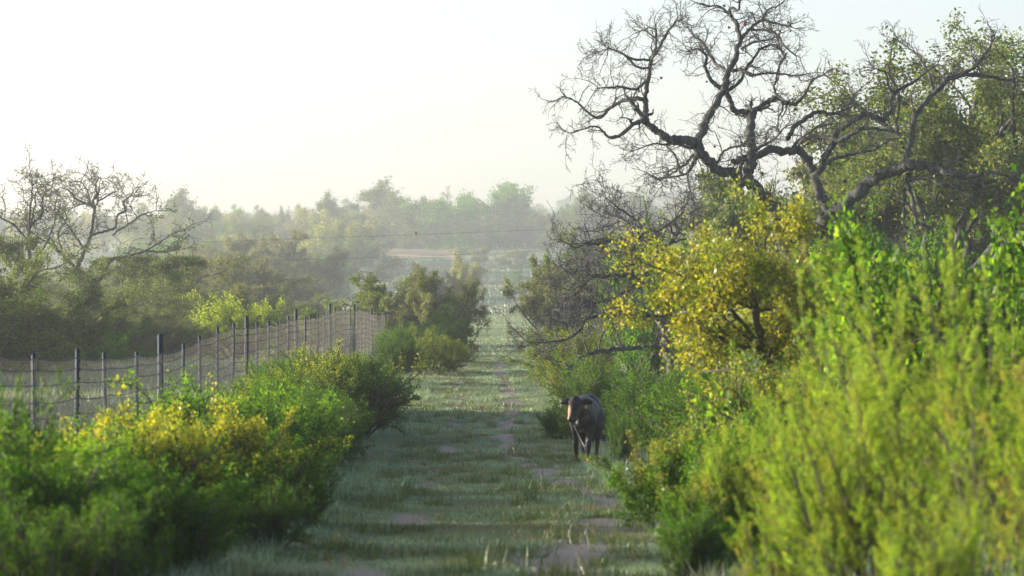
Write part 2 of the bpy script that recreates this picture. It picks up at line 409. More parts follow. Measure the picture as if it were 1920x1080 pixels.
X, Y = scatter(70000, -75, 75, 430, 1085, 1.0)
cl = np.sin(X * .21 + np.sin(Y * .05) * 2) * np.sin(Y * .043 + X * .07)
k = (cl > rng.uniform(-.9, .7, len(X))) & ~((X > -39) & (X < -8) & (Y > 972)); X, Y = X[k], Y[k]
tag(link('grass', blades('slope', X, Y, .25 + .5 * rng.random(len(X)) ** 2, np.full(len(X), .28), rng, M['grass'], .6)), 'coarse tussocky grass on the far misty slope', 'grass', kind='stuff')

# ------------------------------------------------------------------ high wire fence
M['post'] = rough_mat('painted_pipe', (.006, .018, .040), (.014, .038, .08), 6, .6, .2, spec=.2)
M['strand'] = rough_mat('dark_wire', (.025, .032, .045), (.06, .065, .08), 30, .6, 0, spec=.3)
M['wire'] = rough_mat('sunlit_tan_wire', (.18, .16, .135), (.32, .28, .23), 30, .6, 0, spec=.3)  # warm sunlight on the stay wires is put into their tan colour
FX = -5.5
fence = thing('game_fence', 'tall blue-black wire mesh game fence running beside the track', 'fence', (FX, 42, G(FX, 42)))
fb = Vector(fence.location)
def post_mesh(name, r, h, k):
    T = []
    bm = bmesh.new()
    rings = []
    prof = [(r, -.5), (r, h - r * .9), (r * .86, h - r * .35), (r * .5, h - r * .05), (.001, h)]
    for (rr, z) in prof:
        rings.append([bm.verts.new((rr * math.cos(2 * PI * i / k), rr * math.sin(2 * PI * i / k), z)) for i in range(k)])
    for A, B in zip(rings, rings[1:]):
        for i in range(k): bm.faces.new((A[i], A[(i + 1) % k], B[(i + 1) % k], B[i]))
    if name == 'line_post':      # studs of a steel T-post
        for j in range(18):
            bmesh.ops.create_cube(bm, size=1, matrix=Matrix.Translation((0, -r * 1.05, .3 + j * .115)) @ Matrix.Diagonal((r * .8, r * .5, .03, 1)))
    me = bpy.data.meshes.new(name); bm.to_mesh(me); bm.free(); me.materials.append(M['post'])
    for p in me.polygons: p.use_smooth = True
    return me
big = post_mesh('brace_post', .046, 2.62, 12); small = post_mesh('line_post', .029, 2.42, 8)
PD = []
D0 = 63.0; SP = 21.4
rnd = random.Random(3)
for i in range(-5, 40):
    d = D0 + i * SP / 5
    if d < 36 or d > 206: continue
    g = G(FX, d)
    o = link('corner_post' if False else ('brace_post' if i % 5 == 0 else 'line_post'), big if i % 5 == 0 else small, fence)
    o.location = Vector((FX, d, g - .03 * (i % 3))) - fb
    o.rotation_euler = (rnd.gauss(0, .008), rnd.gauss(0, .008), rnd.uniform(0, 6))
    PD.append(d)
PD = np.array(PD)
def fence_z(d, h, sag=.03):
    """wire height: straight from post to post with a little sag"""
    d = np.asarray(d, float); gz = ground_np(np.full_like(PD, FX), PD)
    i = np.clip(np.searchsorted(PD, d) - 1, 0, len(PD) - 2)
    t = (d - PD[i]) / (PD[i + 1] - PD[i])
    return gz[i] * (1 - t) + gz[i + 1] * t + h - sag * 4 * t * (1 - t)
HW = [.08, .20, .33, .47, .62, .79, .98, 1.18, 1.38, 1.58, 1.78, 1.98, 2.16, 2.30]
dd = np.arange(PD[0], PD[-1] + .01, SP / 40)
for j, hgt in enumerate(HW):
    T = Tubes()
    z = fence_z(dd, hgt, .028 + .012 * math.sin(j * 2.1))
    T.add([(0.034, float(q - fb.y), float(zz - fb.z)) for q, zz in zip(dd, z)], [.0078] * len(dd), 5)
    link('wire', T.build('wire', M['strand']), fence)
T = Tubes()
for q in np.arange(PD[0] + .1, PD[-1], .19):
    hs = np.array([.05, .8, 1.58, 2.3]); zz = [float(fence_z(q, hh)) for hh in hs]
    T.add([(.034, float(q - fb.y), v - fb.z) for v in zz], [.0024] * 4, 3)
tag(link('stay_wires', T.build('stay_wires', M['wire']), fence), kind='stuff')

# ------------------------------------------------------------------ traced oak trees
def catmull(pts, n):
    pts = np.array(pts, float); A = np.vstack([2 * pts[0] - pts[1], pts, 2 * pts[-1] - pts[-2]])
    seg = len(pts) - 1; out = []
    for q in np.linspace(0, seg, n):
        i = min(seg - 1, int(q)); t = q - i
        a, b, c, d = A[i:i + 4]
        out.append(.5 * ((2 * b) + (c - a) * t + (2 * a - 5 * b + 4 * c - d) * t * t + (3 * b - a - 3 * c + d) * t ** 3))
    return np.array(out)
TW = dict(n=[7, 6, 5, 4], wob=[.34, .36, .36, .34], up=[.03, .03, .02, .02], k=[5, 4, 3, 3], tap=.45, c=[4, 4, 3.4], t0=[.2, .15, .15],
          ang=[(30, 80), (30, 80), (25, 75)], lr=[.55, .52, .5], rr=[.66, .66, .7], tip=.006)
def traced_tree(seed, limbs, d0, base, twig_step=.24, twig_len=(.5, 1.5), prm=TW, spread=.9, fat=1.0, lvl_min=1):
    """limbs: (list of (px, py, width px), depth at start, depth at end, twig density); each limb is a real tapered tube at its own distance"""
    pl = Plant(seed); rng = pl.rng
    for (pts, z0, z1, dens) in limbs:
        n = max(8, len(pts) * 5)
        arr = catmull([(p[0], p[1], p[2]) for p in pts], n)
        t = np.linspace(0, 1, n)
        ph = rng.uniform(0, 6)
        dep = d0 + z0 + (z1 - z0) * t + .35 * spread * (np.sin(t * 5 + ph) - math.sin(ph)) * min(1, len(pts) / 5)
        W = np.stack([(arr[:, 0] - VPX) / FPX * dep, dep, CAMZ - (arr[:, 1] - 540) / FPX * dep], 1)
        R = np.maximum(arr[:, 2] * .5 * fat / FPX * d0, .008)
        nzx = np.array([[rng.gauss(0, 1) for _ in range(3)] for _ in range(n)]) * (R[:, None] * .3)
        W = W + nzx - np.array(base)
        pl.T.add([tuple(q) for q in W], list(R * np.array([rng.uniform(.9, 1.12) for _ in range(n)])), 9 if R.max() > .05 else 6)
        L = np.linalg.norm(np.diff(W, axis=0), axis=1); s = 0; tot = L.sum(); acc = 0
        for i in range(n - 1):
            acc += L[i]
            fr = acc / tot
            while s < acc:
                s += twig_step / max(.05, dens * (.35 + 1.1 * fr)) * rng.uniform(.5, 1.5)
                u = rng.random(); q = Vector(W[i] * (1 - u) + W[i + 1] * u)
                dv = Vector(W[i + 1] - W[i]).normalized()
                cd = side_dir(rng, dv, math.radians(rng.uniform(30, 95)))
                cd.z += .25; cd.normalize()
                ln = rng.uniform(*twig_len) * (1.0 - .25 * fr)
                lv = lvl_min if rng.random() < .6 else lvl_min + 1
                if lv == lvl_min + 1: ln *= .55
                pl.grow(q, cd, ln, min(R[i] * .5, .010 + .011 * ln), lv, prm)
        if dens > 0:
            dv = Vector(W[-1] - W[-2]).normalized()
            for _ in range(3):
                pl.grow(Vector(W[-1]), side_dir(rng, dv, math.radians(rng.uniform(5, 50))), rng.uniform(*twig_len) * .8, R[-1] * .8, lvl_min, prm)
    return pl

OD = 110.0
ob = P(1525, 742, OD); ob = (ob[0], OD, G(ob[0], OD))
TRB = (1525, 542 + (CAMZ - ob[2]) * FPX / OD)
oak = [
 # trunks
 ([(1530, TRB[1] + 4, 44), (1515, 660, 34), (1512, 560, 31), (1522, 470, 29), (1545, 410, 26)], 0, 0, .0),
 ([(1516, 600, 26), (1490, 500, 22), (1455, 410, 19), (1425, 362, 17), (1400, 337, 15), (1342, 313, 13), (1314, 287, 13), (1304, 267, 13), (1269, 263, 12), (1248, 258, 11), (1228, 242, 10), (1211, 226, 9)], 0, -2.2, .5),
 ([(1211, 226, 8), (1213, 204, 8), (1210, 183, 7), (1216, 146, 6), (1220, 112, 5.5), (1232, 96, 4.5), (1245, 73, 4), (1258, 52, 3), (1268, 38, 2)], -2.2, -2.6, 1),
 ([(1220, 112, 4), (1227, 100, 3.5), (1231, 64, 3), (1221, 52, 2.2), (1200, 58, 1.6)], -2.4, -3.4, 1),
 ([(1219, 112, 4), (1187, 111, 3.5), (1167, 101, 3), (1146, 92, 2.6), (1128, 95, 2), (1104, 104, 1.4)], -2.3, -1.2, 1),
 ([(1216, 127, 3.5), (1195, 126, 3), (1182, 113, 2.6), (1160, 96, 2), (1140, 91, 1.6)], -2.3, -3.6, .9),
 ([(1213, 150, 4.5), (1193, 167, 4), (1165, 163, 3), (1146, 164, 2.6), (1122, 165, 1.8)], -2.3, -3.3, 1.1),
 ([(1210, 186, 6), (1180, 186, 5.5), (1156, 195, 5), (1140, 207, 4.4), (1125, 221, 4), (1104, 213, 3.2), (1081, 191, 2.6), (1059, 181, 2)], -2.2, -1.4, .9),
 ([(1211, 227, 6), (1190, 232, 5.5), (1169, 250, 5), (1143, 258, 4.2), (1130, 246, 3.2), (1116, 237, 2.5), (1090, 243, 1.8), (1066, 250, 1.2)], -2.2, -3.4, .8),
 ([(1307, 272, 12), (1313, 255, 12), (1320, 232, 11.5), (1330, 218, 10), (1336, 203, 9.5), (1359, 169, 9), (1367, 135, 8), (1378, 112, 8), (1385, 83, 7), (1383, 52, 6.5), (1370, 31, 5), (1351, 13, 3.5), (1336, 10, 2.4)], -1.4, .6, .7),
 ([(1371, 32, 4.5), (1370, 16, 4), (1385, 18, 3.6), (1386, -2, 3), (1393, -30, 2.5), (1380, -50, 2)], .5, 0, .9),
 ([(1356, 170, 7), (1331, 146, 6), (1323, 125, 5), (1324, 104, 4), (1310, 92, 3), (1296, 94, 2)], -.4, -1.8, 1),
 ([(1364, 134, 5.5), (1336, 112, 4.5), (1320, 82, 3.5), (1302, 68, 2.2), (1290, 52, 1.6)], 0, 1.4, 1.1),
 ([(1387, 75, 5.5), (1406, 55, 5), (1427, 39, 4), (1448, 42, 3), (1477, 49, 2)], .4, 1.2, 1),
 ([(1406, 55, 4), (1437, 57, 4), (1458, 65, 3.6), (1471, 86, 3), (1490, 102, 2)], .6, -.4, 1),
 ([(1427, 39, 3), (1440, 18, 2.6), (1460, 10, 2), (1480, -8, 1.6)], .9, .3, 1),
 ([(1390, 91, 4), (1417, 78, 3.5), (1443, 74, 2.4), (1465, 62, 1.6)], .4, -.8, 1),
 ([(1370, 132, 5), (1391, 131, 4.6), (1409, 142, 4), (1427, 138, 3.6), (1456, 138, 3), (1495, 142, 2)], 0, -1.5, 1),
 ([(1361, 172, 6), (1383, 156, 5), (1396, 135, 5), (1417, 104, 4), (1432, 88, 3), (1456, 86, 2.2), (1474, 108, 1.6)], -.3, 1.6, .9),
 ([(1475, 100, 3), (1461, 125, 3), (1455, 150, 3.2), (1452, 170, 3.6), (1466, 186, 4)], -.5, -.2, .9),
 ([(1362, 172, 8), (1370, 190, 7.5), (1376, 206, 8), (1396, 210, 8), (1417, 206, 8), (1440, 190, 7.5), (1458, 184, 7), (1474, 193, 6), (1492, 193, 5), (1510, 176, 4), (1524, 150, 3), (1545, 140, 2)], -.3, 1.0, .8),
 ([(1402, 345, 15), (1402, 322, 14), (1409, 300, 14), (1407, 275, 13.5), (1409, 242, 13), (1414, 211, 11)], -.8, .2, .3),
 ([(1375, 305, 8), (1395, 296, 9), (1423, 291, 10), (1446, 278, 11), (1472, 284, 11), (1496, 282, 11), (1519, 305, 11.5), (1532, 341, 12.5), (1545, 378, 14), (1555, 400, 15)], -1, 0, .5),
 ([(1530, 425, 22), (1553, 404, 22), (1577, 393, 21), (1603, 372, 19), (1629, 341, 17), (1655, 328, 15), (1676, 324, 14), (1697, 310, 13), (1719, 310, 12), (1752, 314, 11), (1784, 325, 9), (1815, 332, 7), (1850, 322, 5), (1890, 330, 3)], 0, -2.2, .5),
 ([(1528, 335, 10), (1545, 300, 9), (1553, 285, 8.5), (1561, 271, 8), (1571, 248, 8), (1597, 229, 7.5), (1618, 215, 7.5), (1639, 219, 7), (1652, 224, 7), (1667, 211, 6.5), (1678, 174, 5), (1704, 159, 4.4), (1730, 141, 3), (1757, 120, 2)], .2, -1.6, .8),
 ([(1498, 268, 6), (1519, 256, 6), (1551, 258, 6), (1577, 261, 6), (1600, 249, 5.5), (1626, 240, 4.5), (1660, 244, 3), (1690, 250, 2)], -.2, -2.0, .8),
 ([(1478, 262, 7), (1488, 240, 6.5), (1519, 216, 6), (1538, 209, 5.5), (1566, 213, 4.5), (1590, 200, 3.5), (1600, 178, 2.2)], -.6, 1.6, .9),
 ([(1697, 312, 9), (1706, 273, 8.5), (1714, 234, 8), (1716, 218, 8), (1730, 198, 8), (1753, 172, 7.5), (1785, 148, 7), (1821, 141, 6), (1857, 144, 4.5), (1890, 150, 3)], -.9, 1.8, .9),
 ([(1785, 148, 5.5), (1821, 130, 5), (1831, 122, 5), (1847, 101, 4), (1860, 80, 2.5)], .7, .2, 1),
 ([(1753, 172, 5), (1742, 140, 4), (1722, 105, 3), (1698, 85, 2), (1684, 75, 1.4)], .5, 1.4, 1),
 ([(1678, 176, 4), (1665, 158, 3), (1662, 138, 2.4), (1640, 128, 1.8)], -1, -2, 1),
 ([(1706, 325, 9), (1703, 345, 8), (1697, 362, 5), (1695, 393, 3), (1695, 437, 2)], -1, -1.4, .4),
 ([(1703, 345, 7), (1710, 371, 6), (1719, 415, 4.5)], -1.1, -2, .3),
 ([(1706, 335, 6), (1741, 336, 5), (1762, 345, 4), (1791, 354, 2.5)], -1.1, -2.4, .8),
 ([(1307, 293, 7), (1301, 305, 6), (1288, 326, 4)], -1.3, -2, .3),
 ([(1310, 280, 5), (1264, 270, 3.6), (1248, 271, 3), (1225, 270, 2.2), (1190, 282, 1.4)], -1.3, -3, 1),
 ([(1248, 271, 3), (1264, 289, 3), (1272, 313, 3.4), (1260, 325, 2.6), (1238, 338, 2)], -2, -3, .9),
 ([(1300, 290, 4), (1280, 312, 4), (1258, 318, 3), (1240, 336, 2)], -1.3, 0, 1),
 ([(1384, 332, 6), (1395, 300, 5), (1420, 280, 4), (1450, 262, 3), (1470, 240, 2)], -1, 1.5, 1),
 ([(1340, 312, 4), (1360, 282, 3.4), (1390, 272, 3), (1405, 262, 2)], -1, -2.4, 1.1),
 ([(1530, 330, 6), (1560, 300, 5), (1600, 290, 4), (1640, 280, 3), (1670, 262, 2)], .2, 2.4, 1),
 ([(1480, 290, 5), (1500, 262, 4), (1530, 240, 3), (1555, 232, 2)], -.5, 2.2, 1),
]
pl = traced_tree(11, oak, OD, ob, .16, (.45, 1.2), fat=1.34)
t = thing('oak_tree', 'tall crooked leafless oak with lichened limbs against the white sky', 'tree', ob)
link('trunk', pl.T.build('trunk', M['bark']), t)
# thin spring leaves on the lower right of the oak
tp = np.array([q[-1][:] for q in pl.tips])
# ball moss on the limbs
def moss_mesh(seed):
    g = random.Random(seed); T = Tubes()
    for i in range(80):
        d = Vector((g.gauss(0, 1), g.gauss(0, 1), g.gauss(0, 1))).normalized(); L = g.uniform(.7, 1.1)
        p0 = d * .1; p1 = d * .6 * L + Vector((0, 0, .12)); p2 = d * L
        T.add([tuple(p0), tuple(p1), tuple(p2)], [.14, .08, .015], 3)
    return T.build('ball_moss', M['moss'])
mm = moss_mesh(1)
for (mx, my, ms, dz) in [(1240, 146, 4.5, -2.6), (1252, 63, 4, -2.8), (1190, 57, 3, -3.2), (1367, 51, 5, .2), (1358, 11, 5, .4), (1330, 127, 3, -1), (1325, 153, 4, -1.2), (1317, 80, 3.5, 1), (1198, 170, 4.5, -2.5), (1150, 200, 5, -2), (1155, 184, 4, -2), (1478, 42, 4, 1.2), (1461, 65, 4.5, -.2), (1423, 91, 4, .8), (1482, 58, 4, 1), (1492, 205, 6, .4), (1550, 216, 5, 1), (1561, 222, 4, 1), (1699, 195, 6, -1), (1755, 132, 5.5, .6), (1747, 150, 4, .6), (1790, 125, 5, .8), (1584, 340, 7, -.5), (1389, 315, 6, -1), (1429, 325, 6, -.6), (1570, 293, 5, 0), (1660, 190, 4, -1.2), (1848, 232, 5, 0), (1272, 263, 4, -2), (1340, 275, 4, -1)]:
    p = Vector(P(mx, my, OD + dz)) - Vector(ob)
    o = link('ball_moss', mm, t, p); s = ms / FPX * OD * .8; o.scale = (s, s, s * .9); o.rotation_euler = (mx, my, 0)

# red bird in the oak
def bird(name, label, loc, s, cols, rotz):
    t = thing(name, label, 'bird', loc, rotz, s)
    bm = bmesh.new()
    def ell(c, r, rot=0):
        bmesh.ops.create_icosphere(bm, subdivisions=2, radius=1, matrix=Matrix.Translation(c) @ Matrix.Rotation(rot, 4, 'Y') @ Matrix.Diagonal((*r, 1)))
    ell((0, 0, .55), (.36, .27, .5), .5); ell((.28, 0, 1.0), (.22, .2, .22)); ell((.2, 0, 1.22), (.07, .05, .2), -.5)
    ell((-.62, 0, -.05), (.1, .13, .62), .55)
    me = bpy.data.meshes.new('body'); bm.to_mesh(me); bm.free(); me.materials.append(cols[0])
    rm = bpy.data.objects.new('tmp', me); C.objects.link(rm)
    md = rm.modifiers.new('r', 'REMESH'); md.mode = 'VOXEL'; md.voxel_size = .05
    me2 = bpy.data.meshes.new_from_object(rm.evaluated_get(bpy.context.evaluated_depsgraph_get())); bpy.data.objects.remove(rm)
    me2.name = 'body'
    link('body', me2, t)
    bm = bmesh.new(); bmesh.ops.create_cone(bm, segments=8, radius1=.08, radius2=.01, depth=.22, cap_ends=True, matrix=Matrix.Translation((.55, 0, 1.0)) @ Matrix.Rotation(PI / 2, 4, 'Y'))
    me = bpy.data.meshes.new('beak'); bm.to_mesh(me); bm.free(); me.materials.append(cols[1]); link('beak', me, t)
    for sy in (-1, 1):
        bm = bmesh.new(); bmesh.ops.create_icosphere(bm, subdivisions=2, radius=1, matrix=Matrix.Translation((-.12, sy * .26, .5)) @ Matrix.Rotation(.6, 4, 'Y') @ Matrix.Diagonal((.2, .06, .45, 1)))
        me = bpy.data.meshes.new('wing'); bm.to_mesh(me); bm.free(); me.materials.append(cols[2]); link('wing', me, t)
        T = Tubes(); T.add([(.05, sy * .1, .15), (.1, sy * .1, -.02)], [.025, .02], 4); link('leg', T.build('leg', cols[1]), t)
    return t
M['red'] = rough_mat('red_feather', (.42, .015, .015), (.55, .03, .03), 5); M['beak'] = rough_mat('beak_orange', (.4, .12, .03), (.45, .15, .04), 5, .5)
M['brownf'] = rough_mat('brown_feather', (.06, .04, .03), (.10, .07, .05), 5); M['redbreast'] = rough_mat('rusty_feather', (.22, .05, .02), (.30, .08, .03), 5)
bird('perched_bird', 'small red crested bird perched high in the leafless oak', P(1397, 49, OD + .7), .125, (M['red'], M['beak'], M['red']), .4)

# ------------------------------------------------------------------ dead tree leaning over the track
DD = 96.0
db = P(1262, 0, DD); db = (db[0], DD, G(db[0], DD))
dby = 540 + (CAMZ - db[2]) * FPX / DD
dead = [
 ([(1262, dby + 3, 18), (1256, 680, 15), (1240, 600, 13), (1214, 545, 12), (1204, 520, 11), (1212, 500, 10), (1222, 488, 9), (1240, 470, 7), (1262, 452, 5)], 0, .4, .4),
 ([(1206, 512, 9), (1192, 490, 8), (1185, 477, 7), (1176, 464, 7), (1160, 457, 6), (1145, 452, 5), (1120, 458, 4), (1100, 455, 3.4), (1080, 464, 2.6), (1056, 452, 1.6)], 0, -1.6, 1),
 ([(1184, 478, 6), (1190, 460, 6), (1197, 447, 5.5), (1212, 434, 5), (1235, 432, 4.6), (1250, 424, 4), (1262, 415, 3.6), (1280, 397, 2.6), (1290, 372, 1.6)], -.2, .9, .8),
 ([(1210, 434, 4), (1197, 418, 3.4), (1185, 407, 3), (1160, 390, 2.4), (1145, 378, 1.8), (1130, 366, 1.4)], .2, -1.2, 1),
 ([(1202, 442, 4), (1188, 428, 4), (1172, 416, 3.8), (1152, 408, 3), (1135, 407, 2.2), (1118, 398, 1.5)], 0, 1.2, 1),
 ([(1204, 520, 8), (1190, 516, 7), (1172, 516, 6), (1140, 518, 5), (1112, 520, 4.5), (1095, 534, 3.6), (1080, 550, 2.8), (1060, 560, 1.8)], 0, -2, 1),
 ([(1180, 466, 5), (1150, 476, 4), (1120, 484, 3), (1095, 500, 2.2), (1075, 506, 1.5)], -.3, .8, 1),
 ([(1112, 520, 3), (1090, 506, 2.4), (1070, 512, 1.6), (1050, 500, 1.2)], -1, -2, 1),
 ([(1240, 600, 9), (1200, 585, 7), (1165, 586, 6), (1132, 592, 5), (1100, 597, 4.5), (1090, 615, 4), (1065, 635, 3.4), (1030, 641, 2.4), (998, 643, 1.5)], .2, -2.5, .6),
 ([(1165, 586, 4), (1155, 600, 3.6), (1170, 575, 3), (1185, 560, 2)], -.8, 0, .8),
 ([(1205, 528, 6), (1172, 545, 5), (1150, 560, 4), (1128, 566, 3), (1100, 572, 2), (1085, 582, 1.3)], 0, -1.2, 1),
 ([(1240, 472, 5), (1235, 455, 4), (1228, 440, 3)], .3, .8, .8),
 ([(1262, 415, 3), (1275, 430, 3), (1300, 425, 2.2), (1320, 410, 1.6)], .6, 2, 1),
 ([(1250, 650, 8), (1210, 650, 7), (1165, 655, 6.5), (1137, 657, 6), (1115, 661, 6), (1092, 669, 5.5), (1077, 679, 5), (1071, 690, 4.8), (1055, 695, 4), (1047, 685, 2.5)], 0, -1.8, .15),
 ([(1070, 691, 3.6), (1058, 682, 3), (1040, 676, 2.4), (1014, 671, 1.5)], -1.7, -2.4, .3),
]
pl = traced_tree(23, dead, DD, db, .075, (.5, 1.25), fat=1.3)
t = thing('dead_tree', 'dead grey leafless tree leaning out over the track edge', 'tree', db)
link('trunk', pl.T.build('trunk', M['bark_dead']), t)
for (mx, my, ms, dz) in [(1161, 415, 5, 1), (1188, 428, 6, 0), (1196, 431, 5, 0), (1162, 480, 5, -.5), (1278, 393, 5, .8), (1307, 392, 5, 1.6)]:
    p = Vector(P(mx, my, DD + dz)) - Vector(db); o = link('ball_moss', mm, t, p); s = ms / FPX * DD * .7; o.scale = (s, s, s)

# ------------------------------------------------------------------ left oak with bare crown
LD = 195.0
lb = P(152, 0, LD); lb = (lb[0], LD, G(lb[0], LD)); lby = 540 + (CAMZ - lb[2]) * FPX / LD
lo = [
 ([(153, lby + 2, 12), (152, 600, 10), (151, 560, 9), (150, 540, 8.5), (143, 510, 7.5), (150, 490, 7), (160, 468, 6), (172, 436, 5), (175, 412, 4.6), (178, 392, 4.4)], 0, 0, .5),
 ([(144, 505, 5), (120, 480, 4.4), (105, 465, 4), (92, 455, 3.4), (72, 445, 2.5), (55, 432, 1.6)], 0, -3, 1),
 ([(178, 392, 3.6), (170, 385, 3.4), (142, 372, 3), (135, 362, 2.6), (122, 354, 2), (112, 352, 1.4)], 0, -1.5, .9),
 ([(178, 391, 3.6), (184, 377, 3.2), (180, 347, 2.6), (186, 333, 1.6)], 0, 1.5, .9),
 ([(184, 378, 3), (205, 365, 2.4), (222, 358, 1.5)], .3, 2, 1),
 ([(171, 386, 3), (165, 360, 2.4), (152, 340, 1.6)], 0, -2, 1),
 ([(152, 560, 5), (175, 494, 4.6), (212, 485, 4.4), (240, 480, 4), (270, 472, 3.4), (295, 472, 2.8), (325, 470, 1.8)], 0, -3, 1.1),
 ([(176, 440, 4), (195, 434, 3.6), (215, 427, 3.6), (220, 405, 3.4), (235, 395, 3.2), (232, 380, 2.8), (245, 367, 2)], 0, 2, .9),
 ([(212, 440, 3), (235, 424, 3), (250, 415, 2.8), (267, 402, 2.4), (292, 395, 1.5)], 0, -2, 1),
 ([(154, 590, 7), (178, 537, 5.5), (200, 505, 4.6), (214, 486, 4), (250, 500, 3), (290, 512, 2), (330, 510, 1.4)], 0, 3, 1.1),
 ([(240, 480, 3), (270, 495, 2.6), (300, 505, 2), (335, 500, 1.3)], -1.5, -3.5, 1.1),
 ([(120, 480, 3), (110, 440, 3), (125, 410, 2.6), (120, 395, 2), (100, 385, 1.5), (90, 376, 1.2)], -1, 1.5, 1),
 ([(160, 470, 3.6), (140, 440, 3), (125, 420, 2.4), (112, 400, 1.6)], 0, -3, 1.1),
 ([(270, 472, 2.6), (300, 455, 2.2), (320, 440, 1.6), (345, 430, 1.2)], -2, 0, 1.2),
]
TWL = dict(TW, tip=.014, c=[4, 3.6, 3.2], rr=[.72, .72, .75])
pl = traced_tree(31, lo, LD, lb, .30, (.7, 1.8), TWL, fat=1.2)
t = thing('oak_tree', 'crooked oak left of the fence with bare upper limbs and thin leaves', 'tree', lb)
link('trunk', pl.T.build('trunk', M['bark']), t)
def rule_left(c, g):
    z = c[:, 2]; k = np.zeros(len(c), int)
    drop = (z > 5.2) & (g.random(len(c)) < .97); k[drop] = 9
    k[(k == 0) & (g.random(len(c)) < .35) & (c[:, 0] > 1)] = 1
    return k
for nm, me in split_leaves(pl, 60000, .12, .10, .06, ('leaf_olive', 'leaf_dusty'), ('crown', 'crown'), rule_left): link(nm, me, t)

LD2 = 185.0
lb2 = P(52, 0, LD2); lb2 = (lb2[0], LD2, G(lb2[0], LD2)); lby2 = 540 + (CAMZ - lb2[2]) * FPX / LD2
lo2 = [
 ([(50, lby2 + 2, 11), (52, 560, 9), (54, 500, 7), (55, 455, 5.5), (57, 425, 5), (70, 412, 4.4), (80, 400, 4), (80, 375, 3), (88, 360, 2), (98, 352, 1.4)], 0, 0, .7),
 ([(57, 425, 4), (62, 400, 3.4), (67, 382, 3), (66, 366, 2.4), (75, 350, 1.4)], 0, 2, .9),
 ([(55, 430, 4), (56, 400, 3.4), (60, 365, 2.6), (60, 342, 1.6)], 0, -2, .9),
 ([(55, 455, 4), (30, 425, 3), (5, 410, 2.4), (-20, 400, 1.6)], 0, -2, 1.1),
 ([(54, 500, 4), (85, 460, 3.4), (98, 430, 2.6), (104, 410, 1.6)], 0, 2, 1.1),
 ([(53, 520, 4), (20, 480, 3), (-10, 470, 2)], 0, -3, 1.2),
]
pl = traced_tree(37, lo2, LD2, lb2, .30, (.7, 1.8), TWL, fat=1.2)
t = thing('oak_tree', 'thin oak at the picture\'s left edge with bare forked top', 'tree', lb2)
link('trunk', pl.T.build('trunk', M['bark']), t)
def rule_l2(c, g):
    k = np.zeros(len(c), int); k[(c[:, 2] > 6.0) & (g.random(len(c)) < .95)] = 9
    k[(k == 0) & (g.random(len(c)) < .3)] = 1
    return k
for nm, me in split_leaves(pl, 30000, .12, .10, .06, ('leaf_olive', 'leaf_dusty'), ('crown', 'crown'), rule_l2): link(nm, me, t)

# ------------------------------------------------------------------ leafy tree prototypes (10 m tall, scaled where they stand)
def tree_proto(seed, H=10.0, trunk=.22, fork=.25, nl=6, N=30000, L=.16, W=.09, mats=('leaf_far',), names=('crown',), rule=None, spread=.16, flat=1.0, c=(5, 4, 3.2), bark='bark', tip=.015, r0=.22):
    pl = Plant(seed); rng = pl.rng
    prm = dict(n=[7, 6, 5, 4], wob=[.24, .28, .3, .3], up=[.02, .03, .03, .02], k=[6, 4, 3, 3], tap=.5, c=list(c), t0=[.3, .2, .15],
               ang=[(30, 70), (30, 75), (25, 75)], lr=[.5, .52, .55], rr=[.6, .6, .65], tip=tip)
    pts, d = path(rng, Vector((0, 0, -.2)), Vector((rng.gauss(0, .1), rng.gauss(0, .1), 1)), H * fork + .2, 6, .09, .05)
    pl.T.add(pts, [r0 * (1.35 - .6 * i / 5) for i in range(6)], 9)
    for i in range(nl):
        th = 2 * PI * (i + rng.random() * .7) / nl; el = rng.uniform(.35, 1.25) if i else 1.4
        dv = Vector((math.cos(th) * math.cos(el) * flat, math.sin(th) * math.cos(el) * flat, math.sin(el))).normalized()
        pl.grow(pts[-1 - (i % 2)], dv, H * rng.uniform(.40, .50), r0 * .5, 0, prm)
    # bring the crown to the wanted height
    parts = [('trunk', pl.T.build('trunk', M[bark]))] + split_leaves(pl, N, spread, L, W, mats, names, rule)
    zmax = max(q[-1].z for q in pl.tips)
    s = H / zmax
    for _, me in parts: me.transform(Matrix.Scale(s, 4))
    return parts
def mixrule(frac, zb=None):
    def f(c, g):
        z = c[:, 2]; k = (g.random(len(c)) < frac).astype(int)
        return k
    return f
def toprule(z0, z1, noise=.25):
    """new growth at the outer tips: more of it towards the top of the plant"""
    def f(c, g):
        q = (c[:, 2] - z0) / (z1 - z0) + g.normal(0, noise, len(c)) + .35 * np.sin(c[:, 0] * 5 + 1) * np.sin(c[:, 1] * 4)
        return (q > .5).astype(int)
    return f
T_round = tree_proto(101, N=15000, L=.24, W=.15, spread=.26, mats=('leaf_olive',))
T_round2 = tree_proto(102, N=15000, L=.24, W=.15, spread=.26, mats=('leaf_far',), flat=1.3, fork=.2)
T_tall = tree_proto(103, N=15000, L=.24, W=.15, spread=.26, mats=('leaf_far',), flat=.8, fork=.3)
T_bare = tree_proto(104, N=9000, L=.22, W=.13, spread=.15, mats=('leaf_brown',), tip=.022, c=(5, 4, 4))
